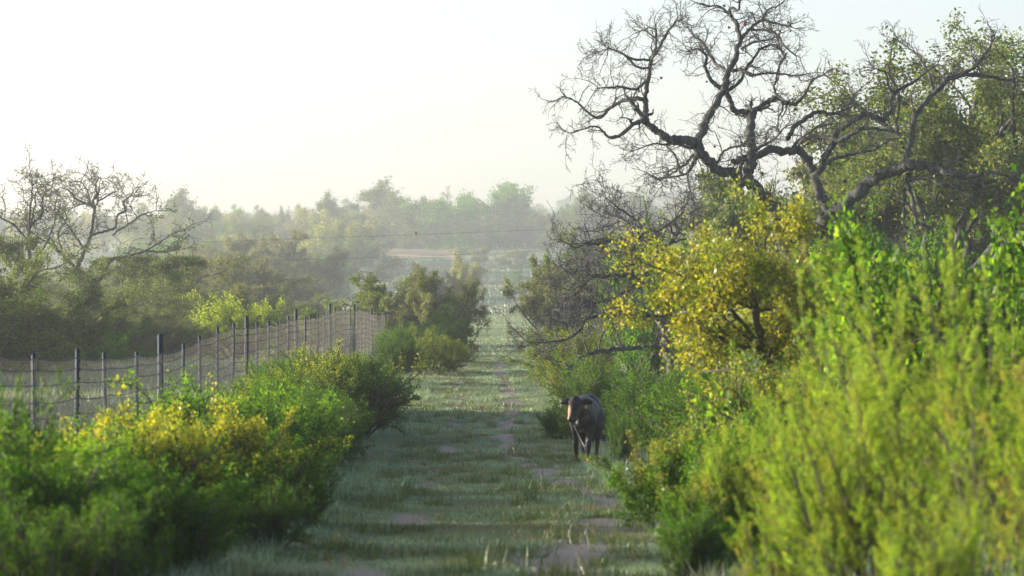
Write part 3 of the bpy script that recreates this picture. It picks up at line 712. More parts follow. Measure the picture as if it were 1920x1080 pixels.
# denser, finer trees for the middle distance (about 200 m)
T_live = tree_proto(111, N=46000, L=.15, W=.085, spread=.13, mats=('leaf_dusty', 'leaf_deep'), names=('crown', 'crown'), rule=mixrule(.3), flat=1.5, fork=.12, nl=9, c=(5, 4, 3.4))
T_live2 = tree_proto(112, N=46000, L=.15, W=.085, spread=.13, mats=('leaf_dusty', 'leaf_brown'), names=('crown', 'crown'), rule=mixrule(.35), flat=1.7, fork=.10, nl=9, c=(5, 4, 3.4))
T_brush = tree_proto(113, N=50000, L=.13, W=.08, spread=.16, mats=('leaf_olive', 'leaf_brown'), names=('crown', 'crown'), rule=mixrule(.4), flat=1.5, fork=.06, nl=11, c=(5, 5, 4), tip=.012, bark='twig')

def tree(parts, label, px, d, H, rz=None, group=None, mats=None, top=None, wide=1.0, name='tree', cat='tree', base=10.0):
    """px: image column of the trunk, d: distance, H: height in metres (or top: image row of the crown's top)"""
    H = H * float(dmap(d)) / d; d = float(dmap(d))
    x = px2x(px, d); z = G(x, d)
    if top is not None: H = CAMZ - (top - 540) / FPX * d - z
    s = H / base
    return place(name, label, cat, parts, (x, d, z - .02), (px * 1.7 + d) % 6.28 if rz is None else rz, (s * wide, s * wide, s), group, mats)

# big leafy live oaks behind the leafless oak, right
T_big = tree_proto(121, H=12.0, N=85000, L=.105, W=.06, spread=.15, mats=('leaf_olive', 'leaf_dusty'), names=('crown', 'crown'), rule=mixrule(.3), flat=1.5, fork=.2, nl=8, c=(6, 5, 4), r0=.3, tip=.008)
tree(T_big, 'large leafy live oak filling the upper right corner', 1850, 138, 12, rz=.4, top=20, name='live_oak', base=12, wide=1.15)
tree(T_big, 'lower leafy live oak behind the bare oak, right of its main fork', 1700, 146, 9, rz=2.7, top=185, name='live_oak', base=12, wide=1.15)
tree(T_live, 'round olive live oak showing through the bare oak\'s lower limbs', 1590, 152, 7, rz=1.2, top=215, name='live_oak', wide=.9)
tree(T_live2, 'dusty live oak behind the golden tree at its upper edge', 1480, 170, 6, top=285, name='live_oak', wide=.8)

# live oaks along the track in the middle distance
tree(T_live, 'dusty round live oak just behind the far end of the fence', 702, 198, 4.4, top=512, name='live_oak', wide=1.0)
tree(T_live2, 'dusty live oak left of the track, next to the fence end tree', 800, 188, 4.6, top=504, name='live_oak', wide=.85)
tree(T_live, 'low dark live oak skirting the left edge of the far track', 836, 178, 3, rz=4, top=570, name='live_oak', wide=.7, mats={'crown': 'leaf_deep'})
tree(T_live2, 'dusty live oak overhanging the right side of the far track', 1050, 190, 5, rz=.8, top=502, name='live_oak', wide=.85)
tree(T_live, 'taller hazy live oak behind the dead tree, right of the far track', 1085, 232, 7, rz=2.2, top=428, name='live_oak', wide=.62)
tree(T_live2, 'hazy live oak crowding the dead tree from behind', 1150, 205, 6, rz=5.2, top=470, name='live_oak', wide=1.0)

# brush and trees left of the fence
tree(T_brush, 'dense grey-green brushy tree at the left edge, above the fence', 8, 150, 5, top=455, name='brush_tree', wide=1.1)
tree(T_brush, 'low grey thicket under the bare-topped oak', 215, 178, 4, rz=2, top=548, name='thicket', cat='shrub', wide=1.3)
tree(T_brush, 'wide grey thicket between the bare-topped oak and the lime bush', 345, 205, 4, rz=4.1, top=545, name='thicket', cat='shrub', wide=1.4)
tree(T_brush, 'brown-tinged thicket right of the bare-topped oak', 330, 218, 5, rz=.7, top=478, name='thicket', cat='shrub', wide=1.1)
tree(T_brush, 'shaded thicket low behind the left end of the fence', 95, 172, 3.4, rz=5.0, top=560, name='thicket', cat='shrub', wide=1.3)
tree(T_live, 'hazy grey-green oak behind the lime bush', 445, 285, 5, rz=1.0, top=474, name='hazy_oak', wide=1.05, mats={'crown': 'leaf_brown'})
tree(T_live2, 'hazy oak behind and right of the lime bush', 520, 320, 5, rz=3.0, top=500, name='hazy_oak', wide=1.0, mats={'crown': 'leaf_brown'})
tree(T_live, 'tall misty oak on the lower slope, above the lime bush', 545, 400, 8, rz=5.0, top=432, name='hazy_oak', wide=.95, mats={'crown': 'leaf_brown'})
tree(T_live2, 'misty brown oak on the lower slope beside the taller misty oak', 455, 390, 8, rz=.3, top=440, name='hazy_oak', wide=.95, mats={'crown': 'leaf_brown'})
tree(T_brush, 'misty low brush at the foot of the open slope', 600, 300, 3, rz=1.7, top=545, name='thicket', cat='shrub', wide=1.2)
tree(T_brush, 'misty brush at the foot of the slope, left of the live oaks', 555, 255, 3, rz=3.7, top=560, name='thicket', cat='shrub', wide=1.2)
tree(T_live2, 'brownish misty tree behind the live oaks left of the track', 795, 330, 3, rz=2.4, top=492, name='hazy_oak', wide=.8, mats={'crown': 'leaf_brown', 'crown.001': 'leaf_brown'})
tree(T_tall, 'pale yellow-green tree at the left edge of the far track', 868, 420, 3, rz=2.4, top=470, name='hazy_tree', wide=.6, mats={'crown': 'leaf_yellow'})
tree(T_tall, 'orange-tinged low tree by the left edge of the far track', 872, 330, 3, rz=4.4, top=520, name='hazy_tree', wide=.8, mats={'crown': 'leaf_gold'})

for i, (px, d, top, wd, mt, lab) in enumerate([(-40, 176, 540, 1.4, 'leaf_deep', 'dark thicket at the left picture edge behind the fence'), (60, 182, 575, 1.3, 'leaf_dusty', 'low olive thicket below the thin oak behind the fence'),
        (160, 172, 590, 1.3, 'leaf_green', 'low green thicket at the foot of the bare-topped oak'), (265, 186, 570, 1.4, 'leaf_dusty', 'olive thicket behind the tallest near fence post'),
        (320, 176, 600, 1.3, 'leaf_brown', 'low brown thicket between tall fence post and lime bush'), (395, 230, 530, 1.4, 'leaf_brown', 'hazy brown thicket left of and behind the lime bush'),
        (500, 215, 575, 1.4, 'leaf_olive', 'hazy olive thicket right of the lime bush'), (590, 225, 578, 1.3, 'leaf_olive', 'hazy thicket left of the round live oak'),
        (110, 250, 505, 1.5, 'leaf_dusty', 'hazy thicket seen between the two bare-topped oaks'), (215, 262, 495, 1.5, 'leaf_dusty', 'hazy thicket behind the bare-topped oak, under its right limb'), (30, 255, 500, 1.5, 'leaf_dusty', 'hazy thicket behind the thin oak at left'), (300, 270, 500, 1.4, 'leaf_dusty', 'hazy thicket behind the tip of the bare oak\'s right limb'), (-150, 140, 500, 1.4, 'leaf_olive', 'thicket just outside the left picture edge'), (-330, 120, 480, 1.4, 'leaf_olive', 'farther thicket outside the left picture edge')]):
    tree(T_brush, lab, px, d, 3, rz=i * 1.3, top=top, name='thicket', cat='shrub', wide=wd * 1.2, mats={'crown': mt})
tr = random.Random(91)
for d in np.arange(58, 176, 4.2):
    if 105 < d < 125: continue
    x = -(VPX + 60) / FPX * d - 6.5 - tr.uniform(0, 4); x = min(x, -17)
    H = 3.1 * tr.uniform(.85, 1.15) * (1 + max(0, -x - 20) * .03)
    place('thicket', 'brush in the thicket that runs on outside the left picture edge', 'shrub', T_brush, (x, float(d), G(x, d) - .05), tr.uniform(0, 6), (H / 10 * 1.5, H / 10 * 1.5, H / 10), 'thicket beyond the left picture edge', {'crown': 'leaf_olive'})
# pale tan field sheet on the far slope
def field_mat(): return ground_mat('tan_field', [(.38, .29, .19), (.46, .36, .24), (.54, .43, .30)])
fd0, fd1 = float(dmap(650)), float(dmap(705))
fx0, fx1 = px2x(680, fd1), px2x(862, fd1)
me, _, _ = sheet('field', np.linspace(fx0, fx1, 24), np.linspace(fd0, fd1, 40), field_mat(), .06)
tag(link('field', me), kind='structure')
lr = random.Random(17)
for i in range(26):
    d = 300 + 380 * i / 26 + lr.uniform(-6, 6); sd = -1 if i % 2 else 1
    D = float(dmap(d)); px = VPX + sd * (3.6 + lr.uniform(0, 3.5)) / D * FPX
    tree([T_tall, T_round2, T_round][i % 3], 'small misty bush lining the far stretch of the track', px, d, lr.uniform(1.3, 2.6), name='hazy_bush', cat='shrub', group='misty bushes along the far track', wide=1.5, mats={'crown': lr.choice(['leaf_yellow', 'leaf_green', 'leaf_dusty'])})
# woods on the far hill
FG = 'misty trees along the far hilltop'
fr = random.Random(8)
special = [
 (T_round, 'flat-topped misty tree standing above the skyline on the left', 338, 640, 353, 1.0, 'leaf_olive'),
 (T_round, 'broad misty oak, the tallest crown in the middle of the skyline', 760, 720, 336, 1.15, 'leaf_far'),
 (T_round2, 'misty green tree with layered crown, second tallest on the skyline', 950, 735, 344, 1.15, 'leaf_green'),
 (T_bare, 'pale twiggy tree between the two tall skyline crowns', 855, 760, 352, 1.0, None),
 (T_round, 'open-crowned misty tree just left of the tallest skyline oak', 645, 700, 360, .9, 'leaf_olive'),
 (T_round2, 'yellow-green misty tree on the hill below the open-crowned tree', 610, 680, 392, 1.1, 'leaf_yellow'),
 (T_tall, 'small dark green pointed tree on the skyline left of centre', 526, 760, 388, .6, 'leaf_deep'),
 (T_round, 'misty tree on the hill above the dead tree', 1100, 700, 352, .95, 'leaf_olive'),
]
for (pr, lab, px, d, top, wd, mt) in special:
    tree(pr, lab, px, d, 8, top=top, name='skyline_tree', wide=wd, group=None, mats={'crown': mt} if mt else None)
kinds = [T_round, T_round2, T_tall, T_bare]; mt4 = ['leaf_far', 'leaf_olive', 'leaf_green', 'leaf_brown', 'leaf_yellow']
def skyline(px):
    return float(np.interp(px, [-60, 290, 420, 600, 690, 860, 1010, 1060, 1120, 1250, 1400, 2000], [395, 392, 388, 388, 372, 372, 378, 400, 372, 362, 360, 370]))
for i in range(64):
    px = -60 + 1560 * (i + fr.random() * .9) / 64
    d = fr.uniform(690, 860)
    top = skyline(px) + fr.uniform(-3, 16)
    k = fr.choice([0, 0, 1, 1, 2, 3])
    tree(kinds[k], 'misty tree in the hazy wood along the far hilltop', px, d, 8, top=top, name='far_tree', group=FG, wide=fr.uniform(.9, 1.3), mats=None if k == 3 else {'crown': fr.choice(mt4)})
for i in range(60):      # trees on the slope below the hilltop, left of the open field
    px = fr.uniform(250, 660); d = fr.uniform(470, 690)
    tree(kinds[fr.choice([0, 1, 1, 2, 3])], 'misty tree on the wooded slope left of the pale field', px, d, fr.uniform(5, 8), name='far_tree', group='misty trees on the far slope', wide=fr.uniform(1.0, 1.3), mats={'crown': fr.choice(mt4)})
for i in range(16):      # low trees above the open field and right of the track
    px = fr.uniform(690, 1010); d = fr.uniform(712, 745)
    tree(kinds[fr.choice([0, 1, 2])], 'low misty tree at the top edge of the pale field', px, d, fr.uniform(4, 6.5), name='far_tree', group='low misty trees above the field', wide=1.3, mats={'crown': fr.choice(mt4)})
for i in range(16):
    px = fr.uniform(1040, 1420); d = fr.uniform(440, 680)
    tree(kinds[fr.choice([0, 1, 2, 3])], 'misty tree on the slope right of the far track', px, d, fr.uniform(5, 8), name='far_tree', group='misty trees right of the far track', wide=1.15, mats={'crown': fr.choice(mt4)})
for i in range(40):      # the pale ridge behind
    px = -40 + 1600 * (i + fr.random()) / 40; d = fr.uniform(1200, 1420)
    tree(kinds[fr.choice([0, 1])], 'pale ghostly tree on the most distant ridge', px, d, fr.uniform(7, 10), name='ridge_tree', group='ghostly trees on the distant ridge', wide=1.5)

# ------------------------------------------------------------------ shrubs
S_fine = shrub_proto(201, H=1.0, R=.75, stems=34, N=46000, L=.018, W=.0095, mats=('leaf_deep', 'leaf_gold'), names=('foliage', 'new_growth'), rule=toprule(.55, 1.25), spread=.018, c=(6, 5))
S_green = shrub_proto(202, H=1.0, R=.7, stems=30, N=42000, L=.021, W=.012, mats=('leaf_green', 'leaf_bright'), names=('foliage', 'new_growth'), rule=toprule(.5, 1.2), spread=.018, c=(6, 5))
S_gold = shrub_proto(203, H=1.0, R=.85, stems=30, N=42000, L=.026, W=.015, mats=('leaf_green', 'leaf_gold'), names=('foliage', 'new_growth'), rule=toprule(.45, 1.1), spread=.02, c=(6, 5))
S_sprig = shrub_proto(204, H=1.0, R=.6, stems=26, N=26000, L=.026, W=.016, mats=('leaf_bright', 'leaf_green'), names=('foliage', 'old_foliage'), rule=mixrule(.4), spread=.025, c=(6, 4), ang=(25, 60), wob=.2)
S_yellow = shrub_proto(205, H=1.0, R=.75, stems=32, N=48000, L=.018, W=.010, mats=('leaf_yellow', 'leaf_green'), names=('foliage', 'old_foliage'), rule=mixrule(.4), spread=.018, c=(6, 5))
def shrub(parts, label, px, d, top, wide=1.0, rz=None, mats=None, name='shrub', sink=.02):
    x = px2x(px, d); z = G(x, d)
    H = CAMZ - (top - 540) / FPX * d - z
    s = H / 1.0
    return place(name, label, 'shrub', parts, (x, d, z - sink), (px * 2.3 + d) % 6.28 if rz is None else rz, (s * wide, s * wide, s), None, mats)
# left side of the track, near to far
shrub(S_green, 'blurred bright green shrub filling the lower left corner', 40, 27, 765, 1.05, mats={'new_growth': 'leaf_bright', 'foliage': 'leaf_green'})
shrub(S_sprig, 'dark green sprig standing tall at the left picture edge', -18, 29, 690, .45, mats={'foliage': 'leaf_deep', 'old_foliage': 'leaf_deep'})
shrub(S_gold, 'blurred shrub with golden new leaves in the left foreground', 285, 34, 752, 1.0)
shrub(S_gold, 'second golden-tipped shrub, right of the first in the left foreground', 430, 40, 742, .9, mats={'foliage': 'leaf_deep'})
shrub(S_green, 'blurred green shrub under the golden ones at lower left', 190, 30, 830, 1.0, mats={'new_growth': 'leaf_green'})
shrub(S_sprig, 'fresh green sprigs rising in front of the fence posts', 395, 50, 690, .9)
shrub(S_green, 'green shrub between the golden shrub and the big dark shrub', 510, 52, 722, .9)
shrub(S_sprig, 'light green sprigs against the big dark shrub beside the fence', 555, 58, 705, .8)
shrub(S_fine, 'big dark rounded shrub with gold-tipped crown left of the track', 640, 80, 640, 1.15, name='large_shrub')
shrub(S_fine, 'dark shrub hugging the left flank of the big rounded shrub', 560, 77, 672, .9, rz=2)
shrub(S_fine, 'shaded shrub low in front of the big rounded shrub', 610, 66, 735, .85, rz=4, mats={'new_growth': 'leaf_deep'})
shrub(S_green, 'bright green shrub at the foot of the farthest fence posts', 742, 136, 606, .75)
shrub(S_fine, 'blue-green shaded shrub behind the big rounded shrub', 748, 126, 625, .9, rz=1, mats={'new_growth': 'leaf_green'})
shrub(S_yellow, 'yellowish shrub lit from behind where the track narrows on the left', 815, 128, 612, 1.0)
shrub(S_yellow, 'low yellowish shrub at the left track edge on the rise', 862, 138, 640, .9, rz=2.5)
shrub(S_green, 'dim green shrub behind the yellowish shrub on the left verge', 780, 140, 605, 1.0, mats={'foliage': 'leaf_deep'})
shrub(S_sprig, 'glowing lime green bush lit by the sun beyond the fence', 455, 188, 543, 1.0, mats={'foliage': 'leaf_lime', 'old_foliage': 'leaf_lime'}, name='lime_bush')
shrub(S_sprig, 'small sunlit green bush above the fence wires at left', 140, 160, 612, 1.3, mats={'foliage': 'leaf_green'})
shrub(S_sprig, 'small green bush beside the tall fence post', 195, 165, 622, 1.2)
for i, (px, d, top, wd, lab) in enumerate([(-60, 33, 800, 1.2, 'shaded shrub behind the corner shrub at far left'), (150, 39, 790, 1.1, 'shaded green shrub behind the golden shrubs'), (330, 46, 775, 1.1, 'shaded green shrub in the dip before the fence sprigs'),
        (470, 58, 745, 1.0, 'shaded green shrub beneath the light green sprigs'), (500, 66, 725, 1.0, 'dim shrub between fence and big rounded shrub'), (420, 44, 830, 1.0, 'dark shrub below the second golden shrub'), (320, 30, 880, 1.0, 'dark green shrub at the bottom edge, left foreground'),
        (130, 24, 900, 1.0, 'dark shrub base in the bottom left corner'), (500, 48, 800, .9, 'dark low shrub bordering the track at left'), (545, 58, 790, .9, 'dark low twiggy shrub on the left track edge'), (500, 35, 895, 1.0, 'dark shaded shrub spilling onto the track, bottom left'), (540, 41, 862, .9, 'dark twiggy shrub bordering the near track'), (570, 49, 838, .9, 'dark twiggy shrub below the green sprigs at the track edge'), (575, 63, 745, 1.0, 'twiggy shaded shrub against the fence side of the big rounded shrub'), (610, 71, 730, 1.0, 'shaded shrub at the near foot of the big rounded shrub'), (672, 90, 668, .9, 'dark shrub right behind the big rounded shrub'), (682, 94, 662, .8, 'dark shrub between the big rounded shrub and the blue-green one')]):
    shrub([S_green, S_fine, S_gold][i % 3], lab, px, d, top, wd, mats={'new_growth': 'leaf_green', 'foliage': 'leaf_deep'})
hr = random.Random(77)
for i, d in enumerate(np.arange(26, 98, 1.7)):      # the unbroken row of brush between the fence and the track
    x = -4.35 + hr.uniform(-.25, .35); H = float(np.interp(d, [26, 45, 60, 75, 100], [1.32, 1.36, 1.48, 1.6, 1.7])) * hr.uniform(.92, 1.05)
    place('shrub', 'green shrub in the dense row of brush along the fence', 'shrub', [S_green, S_fine][i % 2], (x, float(d), G(x, d) - .02), hr.uniform(0, 6), (H * 1.1, H * 1.1, H), 'row of brush along the fence', {'new_growth': hr.choice(['leaf_green', 'leaf_bright', 'leaf_gold']), 'foliage': hr.choice(['leaf_green', 'leaf_deep'])})
for i, (x, d) in enumerate([(-6.4, 21), (-7.2, 23.5), (-6.6, 26), (-7.6, 28.5), (-6.8, 31), (-7.8, 33.5), (-7.0, 36), (-8.0, 39), (-8.4, 42), (-7.4, 24.8), (-7.4, 44.5), (-8.6, 47)]):
    H = hr.uniform(1.6, 1.95)
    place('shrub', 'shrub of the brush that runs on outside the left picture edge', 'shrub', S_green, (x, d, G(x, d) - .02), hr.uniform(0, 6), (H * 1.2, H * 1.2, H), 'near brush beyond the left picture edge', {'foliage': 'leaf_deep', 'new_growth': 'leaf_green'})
# right side, far to near
shrub(S_yellow, 'yellow-green shrub below the dead tree at the right track edge', 1075, 118, 592, 1.0)
shrub(S_green, 'grassy green shrub at the right edge of the narrowing track', 1020, 150, 605, .8, mats={'new_growth': 'leaf_yellow'})
shrub(S_yellow, 'low yellow-green shrub beside the pale fallen bough', 1085, 104, 640, .9, rz=1.2)
shrub(S_green, 'leafy green shrub glimpsed behind the dead tree\'s crown', 1230, 108, 395, .5, name='tall_shrub')
shrub(S_green, 'tall deep green shrub under the oak\'s big diagonal limb', 1610, 96, 395, .75, rz=1, name='tall_shrub', mats={'new_growth': 'leaf_green'})
shrub(S_green, 'deep green shrub under the right end of the oak\'s limb', 1730, 90, 430, .75, rz=3, name='tall_shrub', mats={'foliage': 'leaf_deep', 'new_growth': 'leaf_green'})
shrub(S_fine, 'dark green shrub directly behind the calf', 1140, 78, 655, 1.0, mats={'new_growth': 'leaf_green'})
shrub(S_fine, 'dark green shrub right of the calf with lit top', 1245, 73, 668, 1.0, rz=3, mats={'new_growth': 'leaf_green'})
shrub(S_fine, 'low green shrub leaning over the track left of the calf', 1055, 80, 752, .95, rz=5, mats={'new_growth': 'leaf_green'})
shrub(S_green, 'green shrub half hiding the calf\'s flank', 1166, 67.2, 770, .42, rz=2, mats={'foliage': 'leaf_deep', 'new_growth': 'leaf_green'})
shrub(S_green, 'deep green shrub in shade below the golden tree', 1300, 60, 690, .9, mats={'foliage': 'leaf_deep', 'new_growth': 'leaf_green'})
shrub(S_green, 'green shrub hiding the golden tree\'s trunk', 1400, 52, 640, .95, mats={'foliage': 'leaf_deep', 'new_growth': 'leaf_green'})
shrub(S_yellow, 'yellow-green shrub between the golden tree and the feathery bushes', 1500, 43, 600, .8)
shrub(S_gold, 'blurred yellow-tipped shrub at lower right beside the track', 1275, 40, 790, .9, mats={'new_growth': 'leaf_yellow'})
shrub(S_green, 'blurred low green shrub at the bottom edge, right of the track', 1345, 31, 855, .95, mats={'new_growth': 'leaf_yellow'})
shrub(S_green, 'blurred green shrub in the lower right between wispy bush and track', 1450, 36, 740, .9)
shrub(S_green, 'blurred dim green shrub at the bottom edge beside the dirt trail', 1310, 29.5, 945, .9, mats={'foliage': 'leaf_deep', 'new_growth': 'leaf_green'})
shrub(S_sprig, 'bright green broad-leaved shrub at the right picture edge', 1890, 38, 318, .85, name='tall_shrub', rz=1, mats={'foliage': 'leaf_bright', 'old_foliage': 'leaf_deep'})
shrub(S_sprig, 'bright green shrub rising behind the wispy bush', 1745, 42, 455, .6, name='tall_shrub', rz=2, mats={'foliage': 'leaf_bright', 'old_foliage': 'leaf_deep'})

# golden young oak
def golden_tree():
    pl = Plant(301); rng = pl.rng
    prm = dict(n=[7, 6, 5, 4], wob=[.2, .26, .3, .3], up=[.03, .03, .02, .02], k=[5, 4, 3, 3], tap=.5, c=[4, 4, 3.4], t0=[.3, .2, .15],
               ang=[(30, 70), (30, 75), (25, 75)], lr=[.5, .5, .5], rr=[.68, .68, .7], tip=.004)
    pts, dv = path(rng, Vector((0, 0, -.05)), Vector((-.12, 0, 1)), 2.15, 6, .07, .05)
    pl.T.add(pts, [.055, .05, .046, .042, .038, .034], 7)
    for i in range(20):
        th = 2 * PI * i / 7.3 + rng.random() * .5; el = rng.uniform(-.15, .75) if i % 3 else rng.uniform(.8, 1.3)
        dv = Vector((math.cos(th) * math.cos(el), math.sin(th) * math.cos(el), math.sin(el)))
        pl.grow(pts[3 + i % 3], dv, rng.uniform(.85, 1.1), .022, 0, prm)
    return [('trunk', pl.T.build('trunk', M['twig']))] + split_leaves(pl, 30000, .06, .042, .023, ('leaf_yellow', 'leaf_gold'), ('crown', 'new_growth'), mixrule(.35))
gp = golden_tree()
gx = px2x(1480, 46); place('young_oak', 'young oak in golden spring leaf in front of the dead tree', 'tree', gp, (gx, 46, G(gx, 46) - .02), .0, 1.22)

# feathery bush in the right foreground
def wispy(seed, H, n_main, lean):
    pl = Plant(seed); rng = pl.rng
    prm = dict(n=[8, 7, 6], wob=[.07, .09, .09], up=[.03, .05, .05], k=[5, 4, 3], tap=.5, c=[9, 7], t0=[.2, .1], ang=[(15, 40), (12, 38)], lr=[.42, .45], rr=[.55, .55], tip=.0014)
    for i in range(n_main):
        th = rng.uniform(0, 2 * PI); sp = rng.uniform(.05, .5)
        dv = Vector((math.cos(th) * sp + lean, math.sin(th) * sp, 1)).normalized()
        pl.grow(Vector((math.cos(th) * .25 * sp, math.sin(th) * .25 * sp, -.03)), dv, H * rng.uniform(.5, .74), .017, 0, prm)
    parts = [('stem', pl.T.build('stem', M['twig']))]
    c, ax = pl.leaf_pts(50000, .006)
    g = pl.np; s = g.uniform(.6, 1.3, len(c)); k = g.random(len(c)) < .06
    parts.append(('foliage', leaves_mesh('foliage', c[~k], ax[~k], .030 * s[~k], .0065 * s[~k], g, M['leaf_wisp'])))
    parts.append(('dry_foliage', leaves_mesh('dry_foliage', c[k], ax[k], .022 * s[k], .007 * s[k], g, M['grass_dry'])))
    return parts
wA = wispy(401, 2.9, 12, -.12); wB = wispy(402, 2.3, 12, -.22)
for parts, px, d, sc, rz, lab in [(wA, 1790, 24, .90, 0, 'tall feathery bush nearest the right picture edge, very blurred'),
                                  (wB, 1650, 22, .80, .3, 'feathery lime bush in the middle of the right foreground'),
                                  (wA, 1905, 21, .80, 2.4, 'feathery bush cut off by the right picture edge'),
                                  (wB, 1560, 27, .78, -.4, 'feathery bush leaning towards the track at right'),
                                  (wB, 1420, 31, .62, .8, 'feathery bush lowest and nearest the dirt trail, lower right'),
                                  (wB, 1770, 19, .50, 1.0, 'low feathery bush at the bottom right corner'),
                                  (wB, 1500, 23, .48, .2, 'low feathery bush left of the corner bush, bottom right')]:
    x = px2x(px, d); place('feathery_bush', lab, 'shrub', parts, (x, d, G(x, d) - .02), rz, sc, mats={'foliage': 'leaf_wisp_b'} if px in (1905, 1560, 1500) else None)

# ------------------------------------------------------------------ calf
def calf():
    bm = bmesh.new()
    def ball(c, r): bmesh.ops.create_icosphere(bm, subdivisions=3, radius=1, matrix=Matrix.Translation(c) @ (Matrix.Diagonal((*r, 1)) if hasattr(r, '__len__') else Matrix.Scale(r, 4)))
    def caps(pts, n=7, sy=1.0):
        for (p, r), (q, s) in zip(pts, pts[1:]):
            for i in range(n + 1):
                t = i / n; c = Vector(p).lerp(Vector(q), t); rr = r + (s - r) * t; ball(c, (rr, rr * sy, rr))
    ball((.28, 0, .88), (.34, .25, .31)); ball((-.15, 0, .83), (.46, .30, .32)); ball((-.58, 0, .90), (.30, .26, .29)); ball((.1, 0, .95), (.5, .19, .24))
    ball((-.78, 0, .86), (.14, .2, .24)); ball((-.1, 0, .70), (.4, .24, .2))
    caps([((.40, 0, .94), .235), ((.62, -.02, .97), .18), ((.80, -.05, 1.01), .135)], 6, .85)
    caps([((.50, 0, .78), .17), ((.58, 0, .70), .11)], 3)                              # brisket
    caps([((.84, -.06, 1.06), .122), ((.92, -.07, .985), .122), ((1.00, -.085, .87), .098), ((1.05, -.095, .80), .088)], 6, 1.14)
    ball((.86, -.06, 1.13), (.075, .10, .07)); ball((1.065, -.098, .785), (.075, .105, .066)); ball((.95, -.08, .92), (.085, .075, .11))
    for sy in (-1, 1):                                                                  # ears
        caps([((.82, -.06 + sy * .11, 1.09), .042), ((.80, -.06 + sy * .20, 1.09), .062), ((.79, -.06 + sy * .27, 1.085), .054), ((.79, -.06 + sy * .33, 1.075), .022)], 6, 1.0)
        caps([((.33, sy * .15, .74), .15), ((.37, sy * .145, .56), .092), ((.38 + .03 * sy, sy * .135, .37), .062), ((.38 + .03 * sy, sy * .135, .34), .064), ((.37 + .05 * sy, sy * .13, .13), .043), ((.39 + .05 * sy, sy * .13, .075), .056)], 5)
        caps([((-.62, sy * .14, .78), .19), ((-.54, sy * .16, .60), .125), ((-.70, sy * .15, .40), .068), ((-.73, sy * .15, .37), .062), ((-.67, sy * .14, .13), .044), ((-.65, sy * .14, .075), .056)], 5)
    caps([((-.88, 0, 1.02), .05), ((-.95, 0, .9), .032), ((-.95, .02, .55), .024), ((-.94, .02, .42), .04), ((-.94, .02, .30), .02)], 7)
    me = bpy.data.meshes.new('body'); bm.to_mesh(me); bm.free()
    o = bpy.data.objects.new('tmp', me); C.objects.link(o)
    md = o.modifiers.new('r', 'REMESH'); md.mode = 'VOXEL'; md.voxel_size = .014; md.use_smooth_shade = True
    m2 = o.modifiers.new('s', 'SMOOTH'); m2.factor = .5; m2.iterations = 4
    body = bpy.data.meshes.new_from_object(o.evaluated_get(bpy.context.evaluated_depsgraph_get()))
    bpy.data.objects.remove(o)
    body.name = 'body'; body.materials.clear()
    # black base with a brown patch on one side of the muzzle
    m, t, out = nodes_of('black_calf_hair'); N = t.nodes.new; Lk = t.links.new
    tc = N('ShaderNodeTexCoord'); nz = N('ShaderNodeTexNoise'); nz.inputs['Scale'].default_value = 40; nz.inputs['Detail'].default_value = 4; Lk(tc.outputs['Object'], nz.inputs['Vector'])
    col = ramp(t, nz.outputs[0], [(.3, (.003, .003, .003)), (.7, (.009, .0075, .007))])
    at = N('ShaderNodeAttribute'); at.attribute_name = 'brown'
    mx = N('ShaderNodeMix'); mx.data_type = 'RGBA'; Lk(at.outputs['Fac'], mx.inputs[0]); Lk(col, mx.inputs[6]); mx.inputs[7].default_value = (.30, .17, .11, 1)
    b = N('ShaderNodeBsdfPrincipled'); Lk(mx.outputs[2], b.inputs['Base Color']); b.inputs['Roughness'].default_value = .42
    b.inputs['Specular IOR Level'].default_value = .25; b.inputs['Sheen Weight'].default_value = .03; b.inputs['Sheen Roughness'].default_value = .4
    bp = N('ShaderNodeBump'); bp.inputs['Strength'].default_value = .4; bp.inputs['Distance'].default_value = .01; Lk(nz.outputs[0], bp.inputs['Height']); Lk(bp.outputs[0], b.inputs['Normal'])
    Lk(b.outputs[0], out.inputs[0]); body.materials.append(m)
    co = np.zeros(len(body.vertices) * 3, np.float32); body.vertices.foreach_get('co', co); co = co.reshape(-1, 3)
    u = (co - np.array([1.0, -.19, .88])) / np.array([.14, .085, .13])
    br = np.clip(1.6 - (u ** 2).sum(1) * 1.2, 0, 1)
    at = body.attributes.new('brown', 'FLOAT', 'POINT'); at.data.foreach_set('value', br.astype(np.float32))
    cx, cd = px2x(1102, 69), 69.0
    t = thing('calf', 'black calf stepping out of the shrubs onto the right track edge', 'calf', (cx - .04, cd + .35, G(cx, cd) + .022), math.radians(-90 - 9), (1.0, .88, 1.0))
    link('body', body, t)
    M['hoof'] = rough_mat('hoof_horn', (.015, .013, .012), (.03, .027, .025), 20, .6); M['eye'] = rough_mat('eye_dark', (.006, .005, .004), (.01, .008, .006), 5, .1, spec=.6)
    M['nose'] = rough_mat('wet_nose', (.012, .011, .012), (.025, .022, .024), 30, .25, spec=.6); M['tag'] = rough_mat('tag_plastic', (.50, .38, .05), (.55, .42, .07), 5, .5, spec=.4)
